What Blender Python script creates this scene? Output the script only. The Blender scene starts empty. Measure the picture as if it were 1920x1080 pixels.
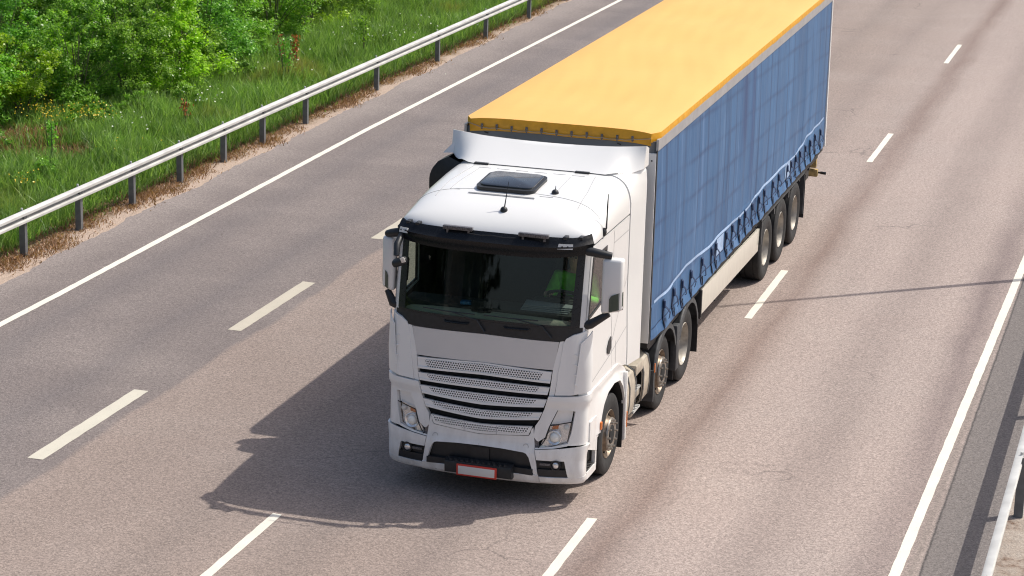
import bpy, bmesh, math, random
import numpy as np
from mathutils import Vector, Matrix, Euler
random.seed(7)
RNG = np.random.default_rng(11)
SC = bpy.context.scene
COL = SC.collection
R = math.radians

# ------------------------------------------------------------------ camera, sky, sun, exposure
cd = bpy.data.cameras.new('camera')
cam = bpy.data.objects.new('camera', cd)
COL.objects.link(cam)
cam.location = (7.58525871, -24.03276386, 9.55279379)
cam.rotation_euler = (R(74.61497495), R(-1.47159066), R(17.17577545))
cd.sensor_width = 36.0
cd.lens = 36.0 * 4222.762 / 1920.0
cd.clip_start = 0.5
cd.clip_end = 3000.0
SC.camera = cam

SUN = Vector((2.3, 1.86, 4.0)).normalized()
world = bpy.data.worlds.new('World')
SC.world = world
world.use_nodes = True
wn = world.node_tree
bgn = wn.nodes['Background']
sky = wn.nodes.new('ShaderNodeTexSky')
sky.sky_type = 'NISHITA'
sky.sun_disc = False
sky.sun_elevation = math.asin(SUN.z)
sky.sun_rotation = math.atan2(SUN.x, SUN.y)
sky.air_density = 1.0
sky.dust_density = 4.0
sky.ozone_density = 0.7
wn.links.new(sky.outputs[0], bgn.inputs[0])
bgn.inputs[1].default_value = 0.14
sd = bpy.data.lights.new('sun', 'SUN')
sd.energy = 3.7
sd.angle = R(0.5)
sd.color = (1.0, 0.95, 0.87)
sun = bpy.data.objects.new('sun', sd)
COL.objects.link(sun)
sun.location = (20, 16, 40)
sun.rotation_euler = SUN.to_track_quat('Z', 'Y').to_euler()
SC.view_settings.view_transform = 'Standard'
SC.view_settings.look = 'None'
SC.view_settings.exposure = 0.06
SC.view_settings.gamma = 1.0
SC.view_settings.use_curve_mapping = False
SC.cycles.filter_width = 1.1

# ------------------------------------------------------------------ materials
def nodes_of(name):
    m = bpy.data.materials.new(name)
    m.use_nodes = True
    nt = m.node_tree
    return m, nt, nt.nodes['Principled BSDF']

def ramp(nt, fac, stops):
    r = nt.nodes.new('ShaderNodeValToRGB')
    el = r.color_ramp.elements
    while len(el) < len(stops):
        el.new(0.5)
    for e, (p, c) in zip(el, stops):
        e.position = p
        e.color = (c[0], c[1], c[2], 1) if not isinstance(c, (int, float)) else (c, c, c, 1)
    nt.links.new(fac, r.inputs[0])
    return r.outputs[0]

def noise(nt, scale, detail=3, vec=None, rough=0.55, mapping=None):
    n = nt.nodes.new('ShaderNodeTexNoise')
    n.inputs['Scale'].default_value = scale
    n.inputs['Detail'].default_value = detail
    n.inputs['Roughness'].default_value = rough
    if vec is None:
        vec = nt.nodes.new('ShaderNodeTexCoord').outputs['Object']
    if mapping:
        mp = nt.nodes.new('ShaderNodeMapping')
        mp.inputs['Scale'].default_value = mapping
        nt.links.new(vec, mp.inputs[0])
        vec = mp.outputs[0]
    nt.links.new(vec, n.inputs[0])
    return n.outputs[0]

def mix(nt, fac, a, b, mode='MIX'):
    m = nt.nodes.new('ShaderNodeMix')
    m.data_type = 'RGBA'
    m.blend_type = mode
    for sock, v in ((m.inputs[0], fac), (m.inputs[6], a), (m.inputs[7], b)):
        if isinstance(v, (int, float)):
            sock.default_value = v
        elif isinstance(v, tuple):
            sock.default_value = (v[0], v[1], v[2], 1)
        else:
            nt.links.new(v, sock)
    return m.outputs[2]

def math_n(nt, op, a, b=None, c=None, clamp=False):
    n = nt.nodes.new('ShaderNodeMath')
    n.operation = op
    n.use_clamp = clamp
    for i, v in enumerate((a, b, c)):
        if v is None:
            continue
        if isinstance(v, (int, float)):
            n.inputs[i].default_value = v
        else:
            nt.links.new(v, n.inputs[i])
    return n.outputs[0]

def objxyz(nt):
    s = nt.nodes.new('ShaderNodeSeparateXYZ')
    nt.links.new(nt.nodes.new('ShaderNodeTexCoord').outputs['Object'], s.inputs[0])
    return s.outputs

def bump(nt, b, height, dist=0.01, strength=0.5):
    n = nt.nodes.new('ShaderNodeBump')
    n.inputs['Distance'].default_value = dist
    n.inputs['Strength'].default_value = strength
    nt.links.new(height, n.inputs['Height'])
    nt.links.new(n.outputs[0], b.inputs['Normal'])

def plain(name, col, rough=0.5, metal=0.0, var=0.12, vscale=6.0, coat=0.0, spec=None):
    """one colour, gently mottled with wear"""
    m, nt, b = nodes_of(name)
    f = noise(nt, vscale, 5)
    dark = tuple(c * (1 - var) for c in col)
    lite = tuple(min(1, c * (1 + var * 0.5)) for c in col)
    nt.links.new(ramp(nt, f, [(0.3, dark), (0.7, lite)]), b.inputs['Base Color'])
    b.inputs['Metallic'].default_value = metal
    rr = ramp(nt, noise(nt, vscale * 4, 4), [(0.3, max(0.02, rough - 0.06)), (0.75, min(1, rough + 0.08))])
    nt.links.new(rr, b.inputs['Roughness'])
    if coat:
        b.inputs['Coat Weight'].default_value = coat
        b.inputs['Coat Roughness'].default_value = 0.08
    if spec is not None:
        b.inputs['Specular IOR Level'].default_value = spec
    return m

def mat_white_paint(name, col=(0.77, 0.77, 0.755), dirt=0.4):
    m, nt, b = nodes_of(name)
    o = objxyz(nt)
    # road film that thins out with height, streaky
    low = math_n(nt, 'MULTIPLY_ADD', o[2], -0.75, 1.05, clamp=True)
    n1 = noise(nt, 9, 6, mapping=(1, 1, 0.35))
    n2 = noise(nt, 2.2, 4)
    d = math_n(nt, 'MULTIPLY', low, ramp(nt, n1, [(0.35, 0.0), (0.8, 1.0)]))
    d = math_n(nt, 'MULTIPLY_ADD', ramp(nt, n2, [(0.45, 0), (0.9, 1)]), 0.10, d)
    d = math_n(nt, 'MULTIPLY', d, dirt)
    cc = mix(nt, d, col, (0.34, 0.30, 0.26))
    # insect spots and grit, denser low down
    sp = ramp(nt, noise(nt, 55, 2, rough=0.6), [(0.70, 0.0), (0.74, 1.0)])
    sp = math_n(nt, 'MULTIPLY', math_n(nt, 'MULTIPLY', sp, math_n(nt, 'MULTIPLY_ADD', low, 0.7, 0.1)), min(1.0, dirt * 1.3))
    cc = mix(nt, sp, cc, (0.16, 0.13, 0.10))
    nt.links.new(cc, b.inputs['Base Color'])
    b.inputs['Roughness'].default_value = 0.32
    b.inputs['Coat Weight'].default_value = 0.6
    b.inputs['Coat Roughness'].default_value = 0.12
    bump(nt, b, noise(nt, 2.5, 2), 0.012, 0.12)
    return m

def mat_asphalt():
    m, nt, b = nodes_of('asphalt')
    o = objxyz(nt)
    X, Y = o[0], o[1]
    wob = noise(nt, 0.35, 3)
    Xw = math_n(nt, 'ADD', X, math_n(nt, 'MULTIPLY_ADD', wob, 0.5, -0.25))
    def band(c, w, src=Xw):
        d = math_n(nt, 'ABSOLUTE', math_n(nt, 'SUBTRACT', src, c))
        return math_n(nt, 'SUBTRACT', 1.0, math_n(nt, 'DIVIDE', d, w), clamp=True)
    def step(c, w, src=Xw):
        return math_n(nt, 'MULTIPLY_ADD', math_n(nt, 'SUBTRACT', src, c), 1.0 / w, 0.5, clamp=True)
    grey = (0.190, 0.163, 0.154)
    beige = (0.285, 0.228, 0.197)
    pink = (0.365, 0.298, 0.266)
    base = mix(nt, step(-5.22, 0.10), grey, beige)
    base = mix(nt, step(0.9, 3.6), base, pink)
    # broad patchiness stretched along the driving direction
    n1 = noise(nt, 1.0, 5, mapping=(0.9, 0.12, 1))
    base = mix(nt, ramp(nt, n1, [(0.3, 0.0), (0.72, 0.26)]), base, (0.17, 0.14, 0.13))
    n1b = noise(nt, 1.0, 4, mapping=(0.35, 0.5, 1))
    base = mix(nt, ramp(nt, n1b, [(0.45, 0.0), (0.8, 0.35)]), base, (0.36, 0.31, 0.28))
    streak = ramp(nt, noise(nt, 1.0, 5, mapping=(2.2, 0.12, 1)), [(0.25, 0.45), (0.65, 1.0)])
    for c, w, a, colr in ((1.83, 0.42, 0.62, (0.135, 0.082, 0.065)), (3.48, 0.55, 0.42, (0.165, 0.132, 0.120)),
                          (4.86, 0.42, 0.65, (0.130, 0.098, 0.098)), (0.1, 0.5, 0.30, (0.16, 0.13, 0.12)),
                          (-1.35, 0.5, 0.30, (0.14, 0.12, 0.11)), (-2.9, 0.5, 0.25, (0.16, 0.135, 0.12)),
                          (-4.6, 0.5, 0.10, (0.16, 0.135, 0.12)), (-6.5, 0.55, 0.40, (0.115, 0.105, 0.11)),
                          (-8.2, 0.5, 0.40, (0.115, 0.105, 0.11))):
        f = math_n(nt, 'MULTIPLY', math_n(nt, 'MULTIPLY', band(c, w), streak), a)
        base = mix(nt, f, base, colr)
    # hard shoulders
    base = mix(nt, step(5.27, 0.05, X), base, (0.175, 0.155, 0.145))
    sh = math_n(nt, 'MULTIPLY', band(5.19, 0.1, X), 0.6)
    base = mix(nt, sh, base, (0.19, 0.165, 0.145))
    seam = math_n(nt, 'MULTIPLY', band(5.285, 0.022, math_n(nt, 'MULTIPLY_ADD', noise(nt, 3, 3), 0.03, math_n(nt, 'SUBTRACT', X, 0.015))), 0.85)
    base = mix(nt, seam, base, (0.05, 0.045, 0.045))
    left = math_n(nt, 'SUBTRACT', 1.0, step(-9.65, 0.7), clamp=True)
    base = mix(nt, math_n(nt, 'MULTIPLY', left, 0.55), base, (0.30, 0.26, 0.24))
    # thin wandering cracks and small dark spots
    vc = nt.nodes.new('ShaderNodeTexVoronoi')
    vc.feature = 'DISTANCE_TO_EDGE'
    vc.inputs['Scale'].default_value = 0.22
    mp = nt.nodes.new('ShaderNodeMapping')
    nt.links.new(nt.nodes.new('ShaderNodeTexCoord').outputs['Object'], mp.inputs[0])
    addv = nt.nodes.new('ShaderNodeVectorMath')
    nt.links.new(mp.outputs[0], addv.inputs[0])
    nn = nt.nodes.new('ShaderNodeTexNoise'); nn.inputs['Scale'].default_value = 1.5; nn.inputs['Detail'].default_value = 4
    nt.links.new(mp.outputs[0], nn.inputs[0])
    nt.links.new(nn.outputs['Color'], addv.inputs[1])
    nt.links.new(addv.outputs[0], vc.inputs['Vector'])
    crack = math_n(nt, 'MULTIPLY', ramp(nt, vc.outputs['Distance'], [(0.0, 1.0), (0.006, 0.0)]), ramp(nt, noise(nt, 0.35, 2), [(0.55, 0.0), (0.66, 0.55)]))
    base = mix(nt, crack, base, (0.07, 0.06, 0.06))
    spots = ramp(nt, noise(nt, 5.5, 2), [(0.74, 0.0), (0.80, 0.5)])
    base = mix(nt, spots, base, (0.08, 0.07, 0.065))
    # aggregate
    v = nt.nodes.new('ShaderNodeTexVoronoi')
    v.inputs['Scale'].default_value = 62
    nt.links.new(nt.nodes.new('ShaderNodeTexCoord').outputs['Object'], v.inputs['Vector'])
    sep = nt.nodes.new('ShaderNodeSeparateColor')
    nt.links.new(v.outputs['Color'], sep.inputs[0])
    g = ramp(nt, sep.outputs[0], [(0.0, 0.72), (0.5, 1.0), (1.0, 1.26)])
    base = mix(nt, 1.0, base, g, 'MULTIPLY')
    g2 = ramp(nt, noise(nt, 20, 5, rough=0.75), [(0.27, 0.70), (0.73, 1.29)])
    base = mix(nt, 1.0, base, g2, 'MULTIPLY')
    nt.links.new(base, b.inputs['Base Color'])
    b.inputs['Roughness'].default_value = 0.82
    b.inputs['Specular IOR Level'].default_value = 0.3
    bump(nt, b, v.outputs['Distance'], 0.004, 0.6)
    return m

def mat_marking(col):
    m, nt, b = nodes_of('road_paint')
    n = ramp(nt, noise(nt, 38, 5, rough=0.7), [(0.28, 0.0), (0.42, 1.0)])
    n2 = ramp(nt, noise(nt, 3, 4), [(0.3, 0.75), (0.7, 1.0)])
    f = math_n(nt, 'MULTIPLY', n, n2)
    nt.links.new(mix(nt, f, tuple(c * 0.62 for c in col), col), b.inputs['Base Color'])
    b.inputs['Roughness'].default_value = 0.7
    bump(nt, b, noise(nt, 60, 3), 0.003, 0.5)
    return m

def mat_verge():
    """sandy gravel beside the road, dry brown strip, then green-brown soil"""
    m, nt, b = nodes_of('verge_soil')
    o = objxyz(nt)
    w = math_n(nt, 'MULTIPLY_ADD', noise(nt, 0.9, 6), 0.9, -0.45)
    w2 = math_n(nt, 'MULTIPLY_ADD', noise(nt, 7, 5, rough=0.7), 0.5, -0.25)
    X = math_n(nt, 'ADD', math_n(nt, 'ADD', o[0], w), w2)
    t = math_n(nt, 'MULTIPLY_ADD', X, 0.5, 6.2, clamp=True)   # -12.4 -> 0, -10.4 -> 1
    c = ramp(nt, t, [(0.0, (0.055, 0.085, 0.022)), (0.55, (0.10, 0.095, 0.03)), (0.80, (0.20, 0.145, 0.085)), (1.0, (0.46, 0.36, 0.29))])
    g = ramp(nt, noise(nt, 45, 5, rough=0.75), [(0.3, 0.6), (0.7, 1.25)])
    c = mix(nt, 1.0, c, g, 'MULTIPLY')
    nt.links.new(c, b.inputs['Base Color'])
    b.inputs['Roughness'].default_value = 0.95
    b.inputs['Specular IOR Level'].default_value = 0.1
    bump(nt, b, noise(nt, 30, 5), 0.03, 0.7)
    return m

def mat_rightsoil():
    m, nt, b = nodes_of('bare_sandy_soil')
    c = ramp(nt, noise(nt, 2.3, 6, rough=0.7), [(0.36, (0.16, 0.095, 0.06)), (0.47, (0.34, 0.28, 0.23)), (0.7, (0.42, 0.37, 0.32))])
    g = ramp(nt, noise(nt, 40, 5, rough=0.75), [(0.3, 0.6), (0.7, 1.2)])
    nt.links.new(mix(nt, 1.0, c, g, 'MULTIPLY'), b.inputs['Base Color'])
    b.inputs['Roughness'].default_value = 0.95
    bump(nt, b, noise(nt, 30, 5), 0.03, 0.7)
    return m

def mat_leaf(name, dark, lite, trans=0.35, patch=None, rough=0.38):
    m, nt, b = nodes_of(name)
    geo = nt.nodes.new('ShaderNodeNewGeometry')
    inf = nt.nodes.new('ShaderNodeObjectInfo')
    c = mix(nt, geo.outputs['Random Per Island'], dark, lite)
    hs = nt.nodes.new('ShaderNodeHueSaturation')
    nt.links.new(math_n(nt, 'MULTIPLY_ADD', inf.outputs['Random'], 0.030, 0.470), hs.inputs['Hue'])
    nt.links.new(math_n(nt, 'MULTIPLY_ADD', inf.outputs['Random'], 0.45, 1.0), hs.inputs['Value'])
    nt.links.new(c, hs.inputs['Color'])
    c = hs.outputs[0]
    if patch:
        c = mix(nt, 1.0, c, ramp(nt, noise(nt, 1.7, 5, rough=0.65), [(0.30, 0.50), (0.72, 1.25)]), 'MULTIPLY')
        f = ramp(nt, noise(nt, patch[0], 4), [(patch[1], 0.0), (patch[2], 1.0)])
        c = mix(nt, f, c, patch[3])
    nt.links.new(c, b.inputs['Base Color'])
    b.inputs['Roughness'].default_value = rough
    b.inputs['Specular IOR Level'].default_value = 0.5
    tr = nt.nodes.new('ShaderNodeBsdfTranslucent')
    nt.links.new(mix(nt, 1.0, c, (1.0, 1.15, 0.45), 'MULTIPLY'), tr.inputs[0])
    ms = nt.nodes.new('ShaderNodeMixShader')
    ms.inputs[0].default_value = trans
    out = nt.nodes['Material Output']
    nt.links.new(b.outputs[0], ms.inputs[1])
    nt.links.new(tr.outputs[0], ms.inputs[2])
    nt.links.new(ms.outputs[0], out.inputs[0])
    return m

def mat_glass(name, tint, refl=1.0):
    m, nt, b = nodes_of(name)
    nt.nodes.remove(b)
    tr = nt.nodes.new('ShaderNodeBsdfTransparent')
    tr.inputs[0].default_value = (*tint, 1)
    gl = nt.nodes.new('ShaderNodeBsdfGlossy')
    gl.inputs['Roughness'].default_value = 0.02
    gl.inputs[0].default_value = (refl, refl, refl, 1)
    geo = nt.nodes.new('ShaderNodeNewGeometry')
    dt = nt.nodes.new('ShaderNodeVectorMath'); dt.operation = 'DOT_PRODUCT'
    nt.links.new(geo.outputs['Normal'], dt.inputs[0]); nt.links.new(geo.outputs['Incoming'], dt.inputs[1])
    om = math_n(nt, 'SUBTRACT', 1.0, math_n(nt, 'ABSOLUTE', dt.outputs['Value']), clamp=True)
    fac = math_n(nt, 'MULTIPLY_ADD', math_n(nt, 'POWER', om, 5.0), 0.955, 0.045)
    ms = nt.nodes.new('ShaderNodeMixShader')
    nt.links.new(fac, ms.inputs[0])
    nt.links.new(tr.outputs[0], ms.inputs[1])
    nt.links.new(gl.outputs[0], ms.inputs[2])
    nt.links.new(ms.outputs[0], nt.nodes['Material Output'].inputs[0])
    return m

def mat_perforated():
    m, nt, b = nodes_of('perforated_white_mesh')
    o = objxyz(nt)
    p = 0.031
    v = math_n(nt, 'DIVIDE', o[2], p * 0.866)
    row = math_n(nt, 'FLOOR', v)
    off = math_n(nt, 'MULTIPLY', math_n(nt, 'MODULO', math_n(nt, 'ADD', row, 400), 2.0), 0.5)
    u = math_n(nt, 'FRACT', math_n(nt, 'ADD', math_n(nt, 'DIVIDE', math_n(nt, 'ADD', o[0], 10.0), p), off))
    fv = math_n(nt, 'MULTIPLY', math_n(nt, 'SUBTRACT', math_n(nt, 'FRACT', v), 0.5), 0.866)
    fu = math_n(nt, 'SUBTRACT', u, 0.5)
    d = math_n(nt, 'SQRT', math_n(nt, 'ADD', math_n(nt, 'MULTIPLY', fu, fu), math_n(nt, 'MULTIPLY', fv, fv)))
    hole = math_n(nt, 'LESS_THAN', d, 0.33)
    nt.links.new(mix(nt, hole, (0.86, 0.86, 0.85), (0.06, 0.06, 0.065)), b.inputs['Base Color'])
    b.inputs['Roughness'].default_value = 0.45
    return m

def mat_curtain():
    m, nt, b = nodes_of('blue_tarpaulin')
    o = objxyz(nt)
    Y, Z = o[1], o[2]
    base = mix(nt, ramp(nt, noise(nt, 1.0, 5, mapping=(1, 0.9, 0.35)), [(0.3, 0), (0.7, 1)]), (0.036, 0.108, 0.240), (0.054, 0.155, 0.325))
    # fold shade painted as dark upright bands, unevenly spaced; level bands are reinforcing webbing
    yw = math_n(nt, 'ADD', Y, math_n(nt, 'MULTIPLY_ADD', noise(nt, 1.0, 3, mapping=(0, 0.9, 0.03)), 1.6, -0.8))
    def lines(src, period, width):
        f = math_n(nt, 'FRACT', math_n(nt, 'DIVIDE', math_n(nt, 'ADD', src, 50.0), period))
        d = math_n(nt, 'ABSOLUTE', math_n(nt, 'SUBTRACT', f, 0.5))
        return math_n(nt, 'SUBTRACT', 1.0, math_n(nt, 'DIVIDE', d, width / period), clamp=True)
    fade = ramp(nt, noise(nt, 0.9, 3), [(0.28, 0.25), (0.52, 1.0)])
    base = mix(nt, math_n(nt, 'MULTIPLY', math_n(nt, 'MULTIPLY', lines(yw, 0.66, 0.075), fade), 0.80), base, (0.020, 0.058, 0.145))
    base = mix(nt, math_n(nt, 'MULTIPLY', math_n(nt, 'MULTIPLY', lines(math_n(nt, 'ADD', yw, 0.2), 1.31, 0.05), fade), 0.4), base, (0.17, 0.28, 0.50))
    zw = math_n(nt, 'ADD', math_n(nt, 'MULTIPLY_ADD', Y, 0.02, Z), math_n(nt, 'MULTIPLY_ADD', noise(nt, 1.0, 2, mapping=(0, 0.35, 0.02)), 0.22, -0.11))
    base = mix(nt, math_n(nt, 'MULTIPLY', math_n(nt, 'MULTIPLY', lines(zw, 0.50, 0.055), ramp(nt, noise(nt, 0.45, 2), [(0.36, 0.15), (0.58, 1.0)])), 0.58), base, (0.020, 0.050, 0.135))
    # wet-looking dark run about mid length, light scuffs
    def blob(cy, wy, z0, z1):
        d = math_n(nt, 'SUBTRACT', 1.0, math_n(nt, 'DIVIDE', math_n(nt, 'ABSOLUTE', math_n(nt, 'SUBTRACT', Y, cy)), wy), clamp=True)
        g = math_n(nt, 'DIVIDE', math_n(nt, 'SUBTRACT', Z, z0), z1 - z0, clamp=True)
        return math_n(nt, 'MULTIPLY', d, g)
    base = mix(nt, math_n(nt, 'MULTIPLY', blob(5.72, 0.34, 2.5, 3.0), 0.95), base, (0.020, 0.058, 0.165))
    base = mix(nt, math_n(nt, 'MULTIPLY', blob(6.35, 0.22, 1.7, 2.4), 0.8), base, (0.022, 0.060, 0.170))
    base = mix(nt, ramp(nt, noise(nt, 1.0, 5, mapping=(1, 0.8, 0.25), rough=0.6), [(0.48, 0.0), (0.70, 0.55)]), base, (0.026, 0.080, 0.185))
    base = mix(nt, ramp(nt, noise(nt, 1.0, 6, mapping=(1, 3.5, 0.5), rough=0.7), [(0.56, 0.0), (0.80, 0.42)]), base, (0.20, 0.33, 0.55))
    nt.links.new(base, b.inputs['Base Color'])
    b.inputs['Roughness'].default_value = 0.5
    bump(nt, b, noise(nt, 1.0, 3, mapping=(1, 2.2, 0.5)), 0.06, 0.5)
    return m

def mat_yellow():
    m, nt, b = nodes_of('yellow_tarpaulin')
    c = mix(nt, ramp(nt, noise(nt, 1.2, 5), [(0.3, 0), (0.75, 1)]), (0.775, 0.440, 0.118), (0.785, 0.452, 0.126))
    c = mix(nt, ramp(nt, noise(nt, 1.0, 6, mapping=(2.5, 0.4, 1), rough=0.7), [(0.52, 0.0), (0.85, 0.10)]), c, (0.62, 0.36, 0.11))
    c = mix(nt, ramp(nt, noise(nt, 14, 5, rough=0.7), [(0.58, 0.0), (0.8, 0.22)]), c, (0.45, 0.30, 0.14))
    b.inputs['Roughness'].default_value = 0.55
    # bows and crease lines of the sheet, crease shade painted in as darker yellow
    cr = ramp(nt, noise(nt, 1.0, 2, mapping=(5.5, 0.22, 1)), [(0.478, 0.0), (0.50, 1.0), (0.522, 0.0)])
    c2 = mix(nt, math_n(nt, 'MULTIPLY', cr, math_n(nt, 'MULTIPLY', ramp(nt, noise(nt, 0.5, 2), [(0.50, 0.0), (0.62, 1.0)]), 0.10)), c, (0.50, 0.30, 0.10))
    nt.links.new(c2, b.inputs['Base Color'])
    hgt = math_n(nt, 'ADD', noise(nt, 1.0, 4, mapping=(3.0, 0.6, 1)), math_n(nt, 'MULTIPLY', noise(nt, 1.0, 3, mapping=(0.6, 2.2, 1)), 0.8))
    bump(nt, b, hgt, 0.03, 0.13)
    return m

M = {}
M['white'] = mat_white_paint('white_paint')
M['white_low'] = mat_white_paint('white_paint_shade_lifted', (0.86, 0.86, 0.845), 0.6)  # same cab white lightened to offset the shaded front, with more dirt
M['cream'] = mat_white_paint('cream_board', (0.70, 0.67, 0.58), 0.6)
M['grey_panel'] = plain('grey_panel_paint', (0.68, 0.665, 0.65), 0.5, var=0.02)
M['black'] = plain('black_plastic', (0.018, 0.020, 0.023), 0.45, var=0.3, vscale=20)
M['gloss_black'] = plain('gloss_black_acrylic', (0.008, 0.009, 0.011), 0.25, var=0.2, spec=0.3)
M['frit'] = plain('black_glass_border', (0.012, 0.014, 0.018), 0.3, var=0.1)
M['dark'] = plain('dark_void', (0.008, 0.009, 0.010), 0.8, var=0.1)
M['fender'] = plain('grey_black_fender_plastic', (0.060, 0.063, 0.068), 0.6, var=0.35, vscale=12)
M['rubber'] = plain('tyre_rubber', (0.024, 0.024, 0.025), 0.75, var=0.45, vscale=18)
M['rim'] = plain('dusty_painted_rim', (0.42, 0.39, 0.34), 0.45, 0.25, var=0.35, vscale=9)
M['rim_brown'] = plain('brake_dusted_rim', (0.26, 0.205, 0.155), 0.42, 0.6, var=0.45, vscale=14)
M['hub'] = plain('hub_steel', (0.36, 0.33, 0.29), 0.35, 0.7, var=0.3, vscale=25)
M['alu'] = plain('tank_aluminium', (0.60, 0.54, 0.44), 0.38, 0.35, var=0.22, vscale=6)
M['steel'] = plain('chassis_steel', (0.035, 0.034, 0.034), 0.6, 0.2, var=0.4, vscale=9)
M['galv'] = plain('galvanised_steel', (0.56, 0.56, 0.54), 0.62, 0.0, var=0.22, vscale=3)
M['galv_post'] = plain('weathered_galvanised_post', (0.17, 0.18, 0.19), 0.55, 0.3, var=0.25, vscale=9)
M['header'] = plain('grey_header_tarp', (0.155, 0.17, 0.185), 0.55, var=0.12, vscale=4)
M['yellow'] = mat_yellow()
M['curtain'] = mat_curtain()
M['stripe'] = plain('pale_blue_stripe', (0.36, 0.50, 0.72), 0.5, var=0.2, vscale=10)
M['strap'] = plain('navy_webbing', (0.016, 0.040, 0.105), 0.7, var=0.3, vscale=20)
M['wire'] = plain('tension_cord', (0.38, 0.30, 0.20), 0.5, 0.2)
M['seal_grey'] = plain('grey_rail', (0.42, 0.42, 0.43), 0.4, 0.3, var=0.12)
M['glass'] = mat_glass('windscreen_glass', (0.62, 0.72, 0.66), 0.9)
M['side_glass'] = mat_glass('side_window_glass', (0.72, 0.78, 0.74), 1.0)
M['lens'] = mat_glass('clear_lens', (0.93, 0.94, 0.95), 1.0)
M['chrome'] = plain('reflector_chrome', (0.88, 0.88, 0.88), 0.28, 0.75, var=0.05)
M['lamp_white'] = plain('lamp_bulb_white', (0.9, 0.9, 0.85), 0.2, var=0.02)
M['amber'] = plain('amber_plastic', (0.75, 0.20, 0.03), 0.25, var=0.1)
M['redframe'] = plain('red_plate_frame', (0.62, 0.055, 0.035), 0.4, var=0.1)
M['plate'] = plain('cream_plate', (0.72, 0.69, 0.64), 0.5, var=0.02)
M['interior'] = plain('cab_interior_dark', (0.020, 0.022, 0.022), 0.9, var=0.3)
M['seat'] = plain('seat_fabric', (0.055, 0.055, 0.055), 0.95, var=0.3)
M['dash'] = plain('beige_dashboard', (0.34, 0.32, 0.25), 0.75, var=0.15)
M['greyshelf'] = plain('grey_binder', (0.22, 0.23, 0.24), 0.7, var=0.1)
M['vest'] = plain('hi_vis_fabric', (0.20, 0.78, 0.06), 0.8, var=0.25, vscale=12)
M['reflect'] = plain('silver_reflective_tape', (0.65, 0.66, 0.66), 0.4, 0.2)
M['skin'] = plain('skin', (0.52, 0.33, 0.24), 0.55, var=0.1)
M['cloth'] = plain('dark_work_clothes', (0.03, 0.035, 0.045), 0.9, var=0.2)
M['hair'] = plain('brown_hair', (0.05, 0.035, 0.025), 0.7)
M['bluepack'] = plain('blue_wrapper', (0.03, 0.15, 0.30), 0.35, var=0.8, vscale=40)
M['rust'] = plain('rusty_yellow_timber', (0.42, 0.30, 0.12), 0.75, var=0.55, vscale=14)
M['hatch'] = plain('smoked_hatch_glass', (0.012, 0.017, 0.026), 0.22, var=0.2, coat=0.4)
M['mirror_green'] = plain('dark_green_lens', (0.055, 0.075, 0.058), 0.15, var=0.1)
M['led'] = plain('grey_led_bar', (0.16, 0.155, 0.165), 0.35, 0.3, var=0.7, vscale=70)
M['bark'] = plain('bark', (0.13, 0.13, 0.07), 0.9, var=0.4, vscale=15)
M['perf'] = mat_perforated()
M['asphalt'] = mat_asphalt()
M['mark'] = mat_marking((0.76, 0.725, 0.62))
M['mark_mid'] = mat_marking((0.60, 0.565, 0.47))
M['mark_worn'] = mat_marking((0.52, 0.475, 0.385))
M['verge'] = mat_verge()
M['rsoil'] = mat_rightsoil()
M['concrete'] = plain('overpass_concrete', (0.30, 0.29, 0.27), 0.85, var=0.2, vscale=1.5)
M['tread'] = plain('step_tread', (0.11, 0.11, 0.11), 0.6, 0.4, var=0.7, vscale=60)
M['groove'] = plain('panel_groove', (0.40, 0.40, 0.40), 0.6, var=0.1)
M['leaf_mid'] = mat_leaf('leaf_mid_green', (0.070, 0.215, 0.024), (0.270, 0.520, 0.078), 0.48)
M['leaf_dark'] = mat_leaf('leaf_dark_green', (0.050, 0.165, 0.022), (0.200, 0.410, 0.060), 0.45)
M['leaf_lime'] = mat_leaf('leaf_lime_green', (0.140, 0.330, 0.020), (0.36, 0.63, 0.050), 0.5)
M['needle'] = mat_leaf('dark_needles', (0.010, 0.022, 0.010), (0.030, 0.055, 0.022), 0.1)
M['grass'] = mat_leaf('grass_blade', (0.075, 0.180, 0.036), (0.310, 0.460, 0.160), 0.42, patch=(0.33, 0.58, 0.72, (0.36, 0.33, 0.12)))
M['drygrass'] = mat_leaf('dry_grass_blade', (0.17, 0.10, 0.045), (0.44, 0.30, 0.15), 0.25)
M['flower_y'] = mat_leaf('yellow_petal', (0.60, 0.50, 0.01), (0.80, 0.70, 0.04), 0.2)
M['flower_w'] = mat_leaf('white_petal', (0.55, 0.60, 0.50), (0.75, 0.78, 0.70), 0.2)
M['rustplant'] = mat_leaf('rusty_seed_head', (0.22, 0.075, 0.015), (0.42, 0.17, 0.035), 0.2)

# ------------------------------------------------------------------ object helpers
def tag(o, label=None, cat=None, group=None, kind=None):
    if label: o['label'] = label
    if cat: o['category'] = cat
    if group: o['group'] = group
    if kind: o['kind'] = kind
    return o

def thing(name, label, cat, loc=(0, 0, 0), group=None):
    o = bpy.data.objects.new(name, None)
    o.empty_display_size = 0.3
    COL.objects.link(o)
    o.location = loc
    return tag(o, label, cat, group)

def woff(o):
    v = Vector((0, 0, 0))
    while o is not None:
        v += o.location
        o = o.parent
    return v

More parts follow.
